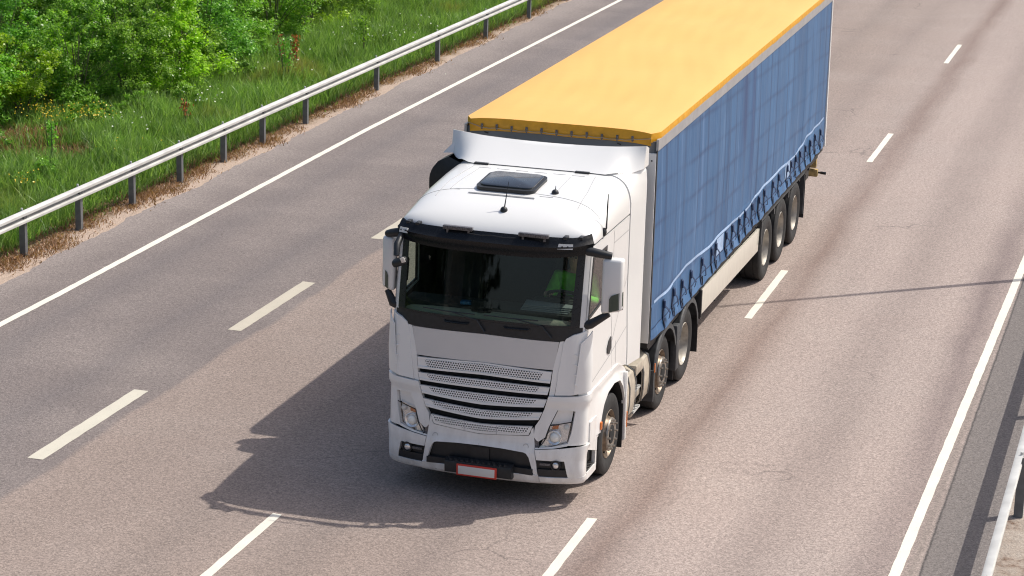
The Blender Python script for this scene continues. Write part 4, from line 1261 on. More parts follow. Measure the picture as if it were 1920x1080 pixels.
for sg in (1, -1):
    def wings(bm):
        def arc(yc, zc, r, t0, t1, x0, x1):
            P = []
            for t in np.linspace(t0, t1, 22):
                c, s = math.cos(t), math.sin(t)
                P.append([(sg * x0, yc + r * c, zc + r * s), (sg * (x1 - .02), yc + r * c, zc + r * s), (sg * x1, yc + (r - .015) * c, zc + (r - .015) * s), (sg * (x1 + .008), yc + (r - .085) * c, zc + (r - .085) * s)])
            sheet(bm, P, 0.012, (sg, 0, 0))
        arc(4.19, 0.53, 0.655, R(20), R(166), 0.80, 1.255)
        arc(5.56, 0.53, 0.655, R(12), R(160), 0.62, 1.255)
        for a, b, y0, y1 in ((0.80, 1.262, 3.49, 3.60),):
            bx(bm, min(sg * a, sg * b), max(sg * a, sg * b), y0 + .0, y1 - .07, 0.30, 0.72)
        bx(bm, min(sg * 1.17, sg * 1.262), max(sg * 1.17, sg * 1.262), 4.80, 4.96, 0.34, 0.98, 0.01)
    wg = part('wheel_wing', tr, 'fender', wings, 30)
    part('mud_flap', wg, 'black', lambda bm: bx(bm, min(sg * 0.66, sg * 1.25), max(sg * 0.66, sg * 1.25), 6.185, 6.20, 0.22, 0.80))
    part('mud_flap', wg, 'black', lambda bm: bx(bm, min(sg * 0.80, sg * 1.22), max(sg * 0.80, sg * 1.22), 4.83, 4.845, 0.2, 0.9))
    part('side_marker', wg, 'amber', lambda bm: bx(bm, min(sg * 1.263, sg * 1.272), max(sg * 1.263, sg * 1.272), 3.50, 3.53, 0.70, 0.82))

# ---- cab interior
def dash(bm):
    P = []
    for x in np.linspace(-1.10, 1.10, 25):
        U = Ux(x); f = skin(U, 2.2, -0.06)
        P.append([(x * 0.97, f[1], 2.19), (x * 0.97, f[1] + 0.05, 2.25), (x * 0.97, max(f[1] + .1, 0.36), 2.295), (x * 0.97, 0.52, 2.285), (x * 0.97, 0.56, 2.10), (x * .97, 0.56, 1.7)])
    sheet(bm, P, 0.02, (0, 0, 1))
    bx(bm, -0.1, 0.25, 0.55, 0.68, 1.6, 2.15, .03)
part('dashboard', tr, 'dash', dash)
def dashtop(bm):
    bx(bm, 0.45, 1.06, 0.42, 0.60, 2.27, 2.42, 0.03)
    bx(bm, -1.08, 1.08, 0.235, 0.60, 2.15, 2.315, 0.03)
part('instrument_hood', tr, 'interior', dashtop)
def seats(bm):
    for x in (-0.68, 0.72):
        box(bm, (x, 1.02, 1.86), (0.52, 0.52, 0.16), None, 0.05)
        box(bm, (x, 1.34, 2.30), (0.50, 0.16, 0.85), (R(-10), 0, 0), 0.06)
        box(bm, (x, 1.44, 2.82), (0.28, 0.12, 0.22), (R(-10), 0, 0), 0.05)
        box(bm, (x, 1.04, 1.60), (0.36, 0.36, 0.40), None, 0.04)
part('seat', tr, 'seat', seats)
def swheel(bm):
    c = Vector((0.82, 0.66, 2.42)); ax = Euler((R(-32), 0, 0)).to_matrix()
    tube(bm, [c + ax @ Vector((0.225 * math.cos(t), 0.225 * math.sin(t), 0)) for t in np.linspace(0, 2 * math.pi, 33)], 0.018, 8, False)
    for t in (0.3, math.pi - .3, -math.pi / 2): tube(bm, [c, c + ax @ Vector((0.22 * math.cos(t), 0.22 * math.sin(t), 0))], 0.02, 6)
    tube(bm, [c, c + ax @ Vector((0, 0, -0.4))], 0.05, 8)
part('steering_wheel', tr, 'black', swheel)
part('grab_handle', tr, 'black', lambda bm: tube(bm, [(-1.15, 0.42, 2.45), (-1.09, 0.40, 2.5), (-1.08, 0.42, 2.75), (-1.14, 0.45, 2.85)], 0.015, 6))

# ------------------------------------------------------------------ semi-trailer
TF, TL = 3.07, 13.6
tl = thing('semi_trailer', 'long curtain-sided semi-trailer with yellow roof and faded blue side curtains behind the white cab', 'trailer', (0, TF, 0))
def ztop(y): return 3.985 + 0.15 * (y - TF) / TL
def hw(y): return 1.275 - 0.035 * (y - TF) / TL
def roof_tarp(bm):
    ny, nx = 110, 44
    P = []
    cor = 0.16
    for i in range(ny + 1):
        f = i / ny
        y = TF - 0.012 + (TL + 0.02) * f ** 1.35
        w = hw(y) + 0.006
        d = y - TF + 0.012
        if d < cor: w -= (cor - d) * 0.55
        row = []
        zt = ztop(y)
        for j in range(-4, nx + 5):
            if 0 <= j <= nx:
                u = j / nx * 2 - 1
                x = u * w
                sag = 0.028 * (1 - u ** 2) * math.sin((y - TF) * 2.6) * 0.5 + 0.035 * (1 - u ** 6)
                wr = 0.004 * math.sin(7 * x + 1.3 * math.sin(y * 1.7)) * math.sin(y * 0.9 + x) + 0.003 * math.sin(19 * x + 3 * math.sin(y * .8) + y * 2.2) * math.sin(1.9 * y + 4 * x)
                z = zt - 0.02 + sag + wr * (1 - u ** 8) * min(1, 0.15 + d)
                row.append((x, y, z))
            else:
                k = (-j if j < 0 else j - nx) / 4
                s = -1 if j < 0 else 1
                row.append((s * (w + 0.006 * math.sin(k * 3) + 0.0015 * math.sin(3 * y)), y, zt - 0.02 - (0.115 + 0.001 * math.sin(y * 1.3) * k) * k))
        P.append(row)
    # fold down over the front
    lip = []
    for k in range(4, 0, -1):
        v = k / 4
        r = []
        for idx, p in enumerate(P[0]):
            if 4 <= idx <= nx + 4:
                a = abs(p[0]) / 1.19
                r.append((p[0], p[1] - 0.012 * math.sin(v * 2) - 0.006 * math.sin(9 * p[0]) * v, p[2] - (0.160 + 0.004 * math.sin(p[0] * 5)) * v))
            else:
                kk = (4 - idx if idx < 4 else idx - nx - 4) / 4
                s = -1 if idx < 4 else 1
                r.append((p[0], p[1] - 0.012 * math.sin(v * 2), min(p[2], P[0][4][2] - 0.155 * v)))
        lip.append(r)
    sheet(bm, lip + P)
M['yellow_edge'] = plain('unfaded_yellow_edge', (0.68, 0.33, 0.012), 0.45, var=0.15, vscale=7)
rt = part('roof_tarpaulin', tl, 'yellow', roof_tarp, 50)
rt.data.materials.append(M['yellow_edge'])
for pg in rt.data.polygons:
    if abs(pg.normal.z) < 0.6: pg.material_index = 1
def clip(bm):
    box(bm, (0, -0.006, 0), (0.032, 0.012, 0.062), None, 0.004)
    box(bm, (0, -0.018, 0.004), (0.022, 0.014, 0.020), None, 0.003)
    box(bm, (0, -0.012, -0.032), (0.016, 0.012, 0.02), None, 0.002)
bm = bmesh.new(); clip(bm)
c0 = add_obj('roof_clip', bm, 'seal_grey', None, 40); c0.data.materials[0] = M['led']
c0.parent = tl
for k in range(11):
    o = c0 if k == 0 else c0.copy()
    if k: COL.objects.link(o); o.parent = tl
    x = -1.03 + 0.199 * k
    o.location = (x, -0.034, 3.888 + 0.004 * math.sin(k * 2.1))
part('roof_cord', tl, 'wire', lambda bm: tube(bm, [(-1.22, TF - .02, 3.915)] + [(-1.03 + 0.0995 * k, TF - .050, 3.873 - (0.010 if k % 2 else 0) + 0.004 * math.sin(k)) for k in range(21)] + [(1.20, TF - .03, 3.905)], 0.006, 6))
def header(bm):
    P = []
    for k in range(31):
        x = -1.27 + 2.54 * k / 30
        y = TF + 0.0 + max(0, abs(x) - 1.20) * 0.9
        P.append([(x, y, 3.50), (x, y - .003, 3.7), (x, y, 3.86)])
    sheet(bm, P, 0.03, (0, -1, 0))
    bx(bm, -1.285, -1.262, TF + .04, TF + .10, 3.62, 3.76)
hd = part('front_header', tl, 'header', header, 30)
part('header_slot', hd, 'black', lambda bm: [box(bm, (x, TF - .004, 3.80), (0.055, 0.006, 0.016), (0, R(14), 0)) for x in (-0.98, 0.78)])
def frontwall(bm):
    bx(bm, -1.23, 1.14, TF + .005, TF + .06, 1.22, 3.72)
    bx(bm, 1.144, 1.268, TF - .015, TF + .05, 1.22, 3.715, 0.008)
    bx(bm, -1.268, -1.234, TF - .015, TF + .05, 1.22, 3.715, 0.008)
fw = part('front_wall', tl, 'white', frontwall, 30)
part('wall_rivet', fw, 'black', lambda bm: bmesh.ops.create_uvsphere(bm, u_segments=8, v_segments=6, radius=0.011, matrix=Matrix.Translation((1.215, TF - .016, 3.62))))
part('front_post_seal', fw, 'black', lambda bm: (bx(bm, 1.268, 1.278, TF + .0, TF + .045, 1.22, 3.75),))

# side rail between roof and curtain, curtains
def srail(bm):
    for sg in (1, -1):
        sheet(bm, [[(sg * (hw(y) + 0.004), y, ztop(y) - 0.245), (sg * (hw(y) + 0.012), y, ztop(y) - 0.24), (sg * (hw(y) + 0.012), y, ztop(y) - 0.10)] for y in np.linspace(TF + .02, TF + TL, 20)], 0.03, (sg, 0, 0))
part('curtain_rail', tl, 'seal_grey', srail)
_STR = [(3.26, 1.73), (4.14, 1.71), (5.06, 1.78), (6.46, 1.69), (7.67, 1.69), (9.14, 1.63), (10.37, 1.71), (12.24, 1.69), (13.53, 1.65), (14.66, 1.76), (16.42, 1.77)]
def zstripe(y): return float(np.interp(y, [p[0] for p in _STR], [p[1] for p in _STR]))
_fr = np.random.default_rng(5)
_fold = [( _fr.uniform(2, 9), _fr.uniform(0, 6.3), _fr.uniform(.2, 1)) for _ in range(9)]
def xcurt(y, z):
    f = (y - TF) / TL
    zt = ztop(y) - 0.235
    v = min(1, max(0, (zt - z) / (zt - 1.24)))
    e = min(1, f / 0.03, (1 - f) / 0.03)
    w = sum(a * math.sin(k * y + ph + 0.6 * math.sin(z * 1.3 + ph)) for k, ph, a in _fold) / 9
    bulge = 0.02 * math.sin(math.pi * v)
    low = 0.010 * math.exp(-((z - 1.42) / 0.16) ** 2) * (0.5 + 0.5 * math.sin(y * 9.7 + 2 * math.sin(y * 2.1))) + 0.05 * max(0, (1.40 - z) / 0.16)
    return hw(y) + (0.0 if z > 1.7 else 0.006) + e * (bulge + 0.030 * w * (0.35 + v) + low) * 0.9
def zhem(y): return 1.245 + 0.005 * math.sin(y * 4.1 + math.sin(y)) + 0.005 * math.sin(y * 13)
def curtain(bm, sg):
    ys = np.linspace(TF + 0.045, TF + TL - 0.03, 240)
    P = []
    for y in ys:
        zt = ztop(y) - 0.235
        zs = [zt - (zt - 1.75) * k / 22 for k in range(22)] + [1.75 - (1.75 - zhem(y)) * k / 22 for k in range(23)]
        P.append([(sg * xcurt(y, z), y, z) for z in zs])
    sheet(bm, P)
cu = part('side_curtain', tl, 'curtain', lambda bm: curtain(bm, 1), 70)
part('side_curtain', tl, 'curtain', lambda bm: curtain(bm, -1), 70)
part('curtain_stripe', cu, 'stripe', lambda bm: sheet(bm, [[(xcurt(y, zstripe(y) + d) + 0.004, y, zstripe(y) + d) for d in (-0.020, 0.0, 0.020)] for y in np.linspace(3.24, 16.45, 220)]), 70)
part('curtain_hem', cu, 'strap', lambda bm: sheet(bm, [[(xcurt(y, z) + 0.004, y, z) for z in (1.385 + .006 * math.sin(y * 5.3), 1.395 + .006 * math.sin(y * 5.3), 1.402 + .006 * math.sin(y * 5.3))] for y in np.linspace(3.15, 16.5, 200)]), 70)
def patches(bm):
    for yc in (7.05, 12.5):
        sheet(bm, [[(xcurt(y, z) + 0.005, y, z) for z in np.linspace(1.41, 1.66, 7)] for y in np.linspace(yc + .06, yc + .50, 8)])
part('curtain_patch', cu, 'stripe', patches, 70)
STRAPY = [3.71, 4.33, 4.78, 5.32, 6.05, 6.66, 6.98, 7.68, 8.17, 8.63, 9.13, 9.67, 10.18, 10.7, 11.37, 11.94, 12.69, 13.05, 13.52, 13.93, 14.44, 14.94, 15.49, 16.01]
for k, y0 in enumerate(STRAPY):
    rr = random.Random(k * 13 + 5)
    def strap(bm):
        def band(pts, w):
            P = []
            for y, z, off in pts:
                x = xcurt(y, z) + 0.012 + off
                P.append([(x, y - w / 2, z), (x, y + w / 2, z)])
            sheet(bm, P, 0.006, (1, 0, 0))
        sw = rr.uniform(-0.05, 0.05)
        band([(y0, 1.655, 0), (y0 + .01, 1.55, .004), (y0 + sw * .5, 1.45, .004), (y0 + sw, 1.37, 0), (y0 + sw, 1.27, 0)], 0.052)
        # loose tail
        L = rr.uniform(0.10, 0.18); an = rr.uniform(0.5, 1.3)
        band([(y0 + .01, 1.56, .02), (y0 + .01 + L * .4, 1.53 - L * .2, .045), (y0 + L * math.sin(an) + .02, 1.55 - L * math.cos(an) - .05, .05), (y0 + L * 1.1 * math.sin(an), 1.56 - L * 1.3, .03)], 0.05)
    st = part('strap', cu, 'strap', strap)
    def buckle(bm):
        box(bm, (xcurt(y0, 1.59) + 0.022, y0 + .005, 1.585), (0.026, 0.050, 0.105), (0.15, 0, rr.uniform(-.3, .3)), 0.006)
    part('buckle', st, 'strap', buckle)
    def hook(bm):
        for d in (-0.045, 0.045):
            tube(bm, [(xcurt(y0, 1.36) + .012, y0 + d + rr.uniform(-.02, .02), 1.375), (xcurt(y0, 1.28) + .012, y0 + .01, 1.265), (xcurt(y0, 1.28) + .0, y0 + .01, 1.235)], 0.006, 6)
    part('strap_hook', st, 'black', hook)
def rearframe(bm):
    for sg in (1, -1):
        y = TF + TL
        bm_pts = [(sg * 1.268, 1.22), (sg * hw(y), ztop(y) - .1)]
        P = [[(sg * (1.262 + (hw(y) - 1.262) * t) + 0.012 * sg, yy, 1.20 + (ztop(y) - .03 - 1.20) * t) for yy in (y - 0.035, y + 0.06)] for t in (0, .5, 1)]
        sheet(bm, P, 0.10, (sg, 0, 0))
    bx(bm, -1.15, 1.15, TF + TL - .0, TF + TL + .05, 1.25, 4.05)
part('rear_frame', tl, 'white', rearframe)

def tchassis(bm):
    bx(bm, -1.24, 1.24, TF + .07, TF + TL - .04, 1.13, 1.225)
    bx(bm, -1.20, 1.20, TF + .3, TF + TL - .3, 1.04, 1.13)
    for sg in (1, -1):
        bx(bm, sg * 0.55 - .06, sg * 0.55 + .06, TF + 3.2, TF + TL - .2, 0.72, 1.05)
        bx(bm, sg * 0.95 - .05, sg * 0.95 + .05, 6.25, 6.40, 0.45, 1.05)
        bx(bm, sg * 0.95 - .12, sg * 0.95 + .12, 6.22, 6.44, 0.40, 0.44)
        bx(bm, sg * 0.88 - .25, sg * 0.88 + .25, 14.9, 15.9, 0.75, 1.05, .02)
    for k in range(10): bx(bm, -1.2, 1.2, TF + 3.4 + k, TF + 3.5 + k, 0.98, 1.06)
    for y in (11.34, 12.65, 13.96): tube(bm, [(-1.0, y, 0.53), (1.0, y, 0.53)], 0.08, 10)
    for y in (6.6, 7.6, 8.8, 10.0): bx(bm, 1.0, 1.2, y - .03, y + .03, 0.6, 1.05)
    tube(bm, [(0.7, 6.9, 0.95), (0.95, 7.1, 0.85), (1.1, 7.4, 0.98)], 0.03, 6)
    tube(bm, [(-0.6, 8.3, 0.8), (-0.6, 9.9, 0.8)], 0.2, 16)
part('trailer_chassis', tl, 'steel', tchassis)
for sg in (1, -1):
    def guard(bm):
        P = [[(sg * (1.215 + 0.02 * math.sin(2.4 * v)), y, z) for v, z in ((0, 0.70 - .015 * (y - 6.45)), (.15, 0.685 - .015 * (y - 6.45)), (.9, 1.05 - .015 * (y - 6.45) ), (1, 1.06 - .015 * (y - 6.45)))] for y in np.linspace(6.47, 10.72, 20)]
        sheet(bm, P, 0.035, (sg, 0, 0))
    g = part('side_guard', tl, 'cream', guard, 30)
    part('guard_end_cap', g, 'black', lambda bm: bx(bm, min(sg * 1.02, sg * 1.242), max(sg * 1.02, sg * 1.242), 6.41, 6.468, 0.665, 1.07, 0.012))
    for y in (11.34, 12.65, 13.96):
        wheel(tl, 1.055, y, 0.535, 0.385, 'dish', sg)
    def twing(bm):
        bx(bm, min(sg * 0.84, sg * 1.25), max(sg * 0.84, sg * 1.25), 10.78, 14.75, 1.09, 1.12)
        for y in (10.74, 14.72):
            bx(bm, min(sg * 0.84, sg * 1.25), max(sg * 0.84, sg * 1.25), y, y + .03, 0.72 if y < 12 else 0.35, 1.11)
        bx(bm, min(sg * 1.225, sg * 1.262), max(sg * 1.225, sg * 1.262), 10.74, 10.80, 0.72, 1.11)
        for y in (12.0, 13.31): bx(bm, min(sg * 0.9, sg * 1.23), max(sg * 0.9, sg * 1.23), y - .04, y + .04, 0.95, 1.10)
    part('wheel_wing', tl, 'fender', twing)
part('mud_flap', tl, 'black', lambda bm: bx(bm, 0.84, 1.26, 14.77, 14.785, 0.27, 1.05))
part('rear_marker_lamp', tl, 'black', lambda bm: tube(bm, [(1.18, 16.5, 0.735), (1.24, 16.5, 0.735), (1.25, 16.5, 0.735), (1.35, 16.5, 0.73)], [0.018, 0.018, 0.026, 0.028], 8))
part('underrun_bar', tl, 'rust', lambda bm: (bx(bm, -1.20, 1.20, 16.42, 16.54, 0.665, 0.80, 0.012), bx(bm, 0.70, 1.17, 16.42, 16.52, 0.83, 1.02, 0.012), bx(bm, -1.17, -0.70, 16.42, 16.52, 0.83, 1.02, 0.012)))

# ------------------------------------------------------------------ the driver and things on the dashboard
def skin_body(name, chain_specs, mat, parent=None, sub=1):
    """joints: name -> (pos, radius); edges grown with a Skin modifier, applied to one mesh"""
    joints, edges, rootj = chain_specs
    names = list(joints)
    me = bpy.data.meshes.new(name)
    me.from_pydata([joints[n][0] for n in names], [(names.index(a), names.index(b)) for a, b in edges], [])
    o = bpy.data.objects.new(name, me); COL.objects.link(o)
    sk = o.modifiers.new('skin', 'SKIN'); sk.use_smooth_shade = True
    ss = o.modifiers.new('sub', 'SUBSURF'); ss.levels = ss.render_levels = sub
    for i, n in enumerate(names):
        r = joints[n][1]
        me.skin_vertices[0].data[i].radius = (r, r) if not isinstance(r, tuple) else r
        me.skin_vertices[0].data[i].use_root = (n == rootj)
    dg = bpy.context.evaluated_depsgraph_get()
    nm = bpy.data.meshes.new_from_object(o.evaluated_get(dg))
    o.modifiers.clear(); o.data = nm; bpy.data.meshes.remove(me)
    nm.materials.clear(); nm.materials.append(M[mat])
    for p in nm.polygons: p.use_smooth = True
    return o
DX = 0.80
J = {'pelvis': ((DX, 1.14, 2.00), (0.15, 0.12)), 'waist': ((DX, 1.15, 2.16), (0.135, 0.11)), 'chest': ((DX, 1.14, 2.42), (0.165, 0.115)), 'neckb': ((DX, 1.11, 2.60), 0.075),
     'neck': ((DX, 1.09, 2.66), 0.055), 'chin': ((DX, 1.055, 2.725), 0.075), 'head': ((DX, 1.07, 2.80), (0.080, 0.098)), 'crown': ((DX, 1.08, 2.875), (0.065, 0.08))}
E_ = [('pelvis', 'waist'), ('waist', 'chest'), ('chest', 'neckb'), ('neckb', 'neck'), ('neck', 'chin'), ('chin', 'head'), ('head', 'crown')]
for s, nmx in ((1, 'l'), (-1, 'r')):
    wx, wy, wz = DX + s * 0.19, 0.62, 2.44
    J[nmx + 'sh'] = ((DX + s * 0.20, 1.11, 2.53), 0.068); J[nmx + 'el'] = ((DX + s * 0.27, 0.95, 2.30), 0.048)
    J[nmx + 'wr'] = ((wx + s * .02, 0.74, 2.42), 0.030); J[nmx + 'palm'] = ((wx + s * .02, 0.67, 2.45), (0.040, 0.022))
    E_ += [('neckb', nmx + 'sh'), (nmx + 'sh', nmx + 'el'), (nmx + 'el', nmx + 'wr'), (nmx + 'wr', nmx + 'palm')]
    for q in range(4):
        dx = s * (-.03 + .02 * q); ln = (0.9, 1.0, .95, .8)[q]
        J[f'{nmx}f{q}a'] = ((wx + s * .02 + dx, 0.63, 2.462), 0.010); J[f'{nmx}f{q}b'] = ((wx + s * .02 + dx, 0.63 - .03 * ln, 2.44), 0.009); J[f'{nmx}f{q}c'] = ((wx + s * .02 + dx, 0.62, 2.44 - .035 * ln), 0.008)
        E_ += [(nmx + 'palm', f'{nmx}f{q}a'), (f'{nmx}f{q}a', f'{nmx}f{q}b'), (f'{nmx}f{q}b', f'{nmx}f{q}c')]
    J[nmx + 'ta'] = ((wx - s * .03, 0.69, 2.455), 0.011); J[nmx + 'tb'] = ((wx - s * .045, 0.655, 2.44), 0.009)
    E_ += [(nmx + 'palm', nmx + 'ta'), (nmx + 'ta', nmx + 'tb')]
    J[nmx + 'hip'] = ((DX + s * 0.10, 1.08, 1.99), 0.095); J[nmx + 'kn'] = ((DX + s * 0.16, 0.72, 2.02), 0.070); J[nmx + 'an'] = ((DX + s * 0.13, 0.60, 1.56), 0.045); J[nmx + 'toe'] = ((DX + s * 0.13, 0.46, 1.47), 0.042)
    E_ += [('pelvis', nmx + 'hip'), (nmx + 'hip', nmx + 'kn'), (nmx + 'kn', nmx + 'an'), (nmx + 'an', nmx + 'toe')]
drv = skin_body('person', (J, E_, 'pelvis'), 'skin', sub=2)
tag(drv, 'driver in a hi-vis green vest sitting at the steering wheel behind the windscreen', 'person')
def face(bm):
    tube(bm, [(DX, 0.978, 2.815), (DX, 0.955, 2.785), (DX, 0.975, 2.775)], [0.010, 0.017, 0.012], 8)
    for s in (1, -1):
        bmesh.ops.create_uvsphere(bm, u_segments=10, v_segments=8, radius=0.024, matrix=Matrix.Translation((DX + s * .086, 1.075, 2.795)) @ Matrix.Diagonal((0.4, 0.8, 1.3, 1)))
part('nose_and_ears', drv, 'skin', face)
part('eyes', drv, 'dark', lambda bm: [bmesh.ops.create_uvsphere(bm, u_segments=10, v_segments=8, radius=0.012, matrix=Matrix.Translation((DX + s * .032, 0.985, 2.818))) for s in (1, -1)])
part('hair', drv, 'hair', lambda bm: bmesh.ops.create_uvsphere(bm, u_segments=20, v_segments=12, radius=0.108, matrix=Matrix.Translation((DX, 1.10, 2.855)) @ Matrix.Diagonal((0.88, 1.0, 0.85, 1))))
VJ = {'b': ((DX, 1.14, 2.06), (0.185, 0.155)), 'm': ((DX, 1.14, 2.26), (0.185, 0.145)), 'c': ((DX, 1.13, 2.45), (0.205, 0.145)), 't': ((DX, 1.11, 2.575), (0.15, 0.10))}
VE = [('b', 'm'), ('m', 'c'), ('c', 't')]
for s, nmx in ((1, 'l'), (-1, 'r')):
    VJ[nmx + 's'] = ((DX + s * 0.20, 1.10, 2.55), 0.098); VJ[nmx + 'e'] = ((DX + s * 0.28, 0.955, 2.30), 0.078); VJ[nmx + 'w'] = ((DX + s * 0.225, 0.78, 2.395), 0.052)
    VE += [('t', nmx + 's'), (nmx + 's', nmx + 'e'), (nmx + 'e', nmx + 'w')]
vest = skin_body('jacket', (VJ, VE, 'b'), 'vest', sub=2); vest.parent = drv
def tape(bm):
    for z, rx, ry in ((2.22, 0.205, 0.168), (2.36, 0.205, 0.168)):
        pts = [(DX + rx * math.cos(t), 1.14 + ry * math.sin(t), z) for t in np.linspace(0, 2 * math.pi, 29)]
        sheet(bm, [[p, (p[0], p[1], p[2] + .05)] for p in pts])
part('reflective_tape', drv, 'reflect', tape)
TJ = {'p': ((DX, 1.14, 1.98), (0.165, 0.135))}; TE = []
for s, nmx in ((1, 'l'), (-1, 'r')):
    TJ[nmx + 'h'] = ((DX + s * .10, 1.06, 1.99), 0.108); TJ[nmx + 'k'] = ((DX + s * .16, 0.71, 2.02), 0.083); TJ[nmx + 'a'] = ((DX + s * .13, 0.60, 1.58), 0.06)
    TE += [('p', nmx + 'h'), (nmx + 'h', nmx + 'k'), (nmx + 'k', nmx + 'a')]
trs = skin_body('trousers', (TJ, TE, 'p'), 'cloth', sub=1); trs.parent = drv

def single(name, mat, fn, label, cat, angle=40):
    bm = bmesh.new(); fn(bm)
    return tag(add_obj(name, bm, mat, None, angle), label, cat)
single('tissue_pack', 'bluepack', lambda bm: box(bm, (-0.29, 0.27, 2.338), (0.15, 0.09, 0.045), (0, 0, 0.1), 0.015), 'small blue wrapped pack lying on the beige dashboard behind the windscreen', 'pack')
single('dash_camera', 'dark', lambda bm: (box(bm, (-0.09, 0.22, 2.33), (0.24, 0.08, 0.15), None, 0.015), tube(bm, [(-0.09, 0.2, 2.25), (-0.09, 0.22, 2.3)], 0.05, 10), tube(bm, [(-0.06, 0.172, 2.345), (-0.06, 0.182, 2.345)], 0.025, 12)), 'black box-shaped device standing in the middle of the dashboard', 'device')
single('paper_stack', 'greyshelf', lambda bm: [box(bm, (0.66 + .01 * k, 0.35 + .01 * k, 2.335 + .018 * k), (0.58, 0.16, 0.012), (R(8), 0, 0.03 * k), 0.002) for k in range(4)], 'grey papers lying on the dashboard in front of the steering wheel', 'papers')

# ------------------------------------------------------------------ vegetation
def leaf_mesh(name, centers, normals, size, matn, jit=0.6, rng=RNG, aspect=0.62):
    """many small folded leaves as one mesh, built with numpy"""
    n = len(centers)
    nrm = normals + rng.normal(0, jit, (n, 3))
    nrm /= np.linalg.norm(nrm, axis=1)[:, None] + 1e-9
    a = np.cross(nrm, rng.normal(0, 1, (n, 3))); a /= np.linalg.norm(a, axis=1)[:, None] + 1e-9
    b = np.cross(nrm, a)
    s = size * rng.uniform(0.6, 1.35, n)[:, None]
    v = np.empty((n, 4, 3))
    v[:, 0] = centers - a * s * 0.5
    v[:, 1] = centers + b * s * aspect * 0.5 + nrm * s * 0.10
    v[:, 2] = centers + a * s * 0.5
    v[:, 3] = centers - b * s * aspect * 0.5 + nrm * s * 0.10
    return quads_mesh(name, v, matn)

def quads_mesh(name, v, matn):
    n = len(v)
    me = bpy.data.meshes.new(name)
    me.vertices.add(n * 4); me.vertices.foreach_set('co', v.reshape(-1).astype(np.float32))
    me.loops.add(n * 4); me.loops.foreach_set('vertex_index', np.arange(n * 4, dtype=np.int32))
    me.polygons.add(n); me.polygons.foreach_set('loop_start', np.arange(0, n * 4, 4, dtype=np.int32))
    me.polygons.foreach_set('loop_total', np.full(n, 4, dtype=np.int32))
    me.update(calc_edges=True)
    me.materials.append(M[matn])
    return me

def crown_points(rng, n, h, w, nclump, base=0.04):
    """leaf positions: sprays along many twigs gathered in uneven clumps"""
    P, N = [], []
    cl = []
    for k in range(nclump):
        f = rng.uniform(0, 1) ** 1.1
        z = h * (base + (0.98 - base) * f)
        rad = w * (0.35 + 0.65 * math.sin(math.pi * min(1, (0.25 + 0.75 * (1 - f))) * 0.62)) * rng.uniform(0.25, 1.0)
        t = rng.uniform(0, 2 * math.pi)
        cl.append((np.array((rad * math.cos(t), rad * math.sin(t), z)), rng.uniform(0.16, 0.36) * w * (1.1 - 0.45 * f)))
    per = n // nclump
    for c, r in cl:
        ntw = 9
        for q in range(ntw):
            d = rng.normal(0, 1, 3); d[2] = abs(d[2]) * 0.9 + 0.15; d /= np.linalg.norm(d)
            L = r * rng.uniform(0.7, 1.7)
            m = per // ntw
            tt = rng.uniform(0.1, 1, m)[:, None]
            p = c + d * L * tt + rng.normal(0, r * 0.16, (m, 3)) - np.array((0, 0, 1)) * (tt ** 2) * L * 0.18
            P.append(p)
            nn = np.tile(d * 0.5 + np.array((0, 0, 0.7)), (m, 1)); N.append(nn)
    return np.concatenate(P), np.concatenate(N), cl

def bush_kind(name, seed, h, w, n, leaf, matn, nclump, label, cat='bush'):
    rng = np.random.default_rng(seed)
    root = thing(name, label, cat, (0, 0, -50))
    P, N, cl = crown_points(rng, n, h, w, nclump)
    P[:, 2] = np.maximum(P[:, 2], 0.05)
    me = leaf_mesh('crown', P, N, leaf, matn, 0.55, rng)
    o = bpy.data.objects.new('crown', me); COL.objects.link(o); o.parent = root
    bm = bmesh.new()
    for k in range(5):
        a = 2 * math.pi * k / 5 + rng.uniform(0, 1)
        top = Vector((w * .4 * math.cos(a), w * .4 * math.sin(a), h * rng.uniform(.6, .85)))
        mid = top * 0.45 + Vector((rng.normal(0, .06), rng.normal(0, .06), 0))
        tube(bm, [(0.06 * math.cos(a), 0.06 * math.sin(a), -0.1), mid, top], [0.022, 0.014, 0.005], 5)
    for c, r in cl[::2]:
        b = Vector((c[0] * .25, c[1] * .25, c[2] * .45))
        tube(bm, [b, (b + Vector(c)) / 2 + Vector((0, 0, .05)), Vector(c)], [0.010, 0.007, 0.003], 4)
    t = add_obj('trunk', bm, 'bark', root, 60, local=True)
    return root

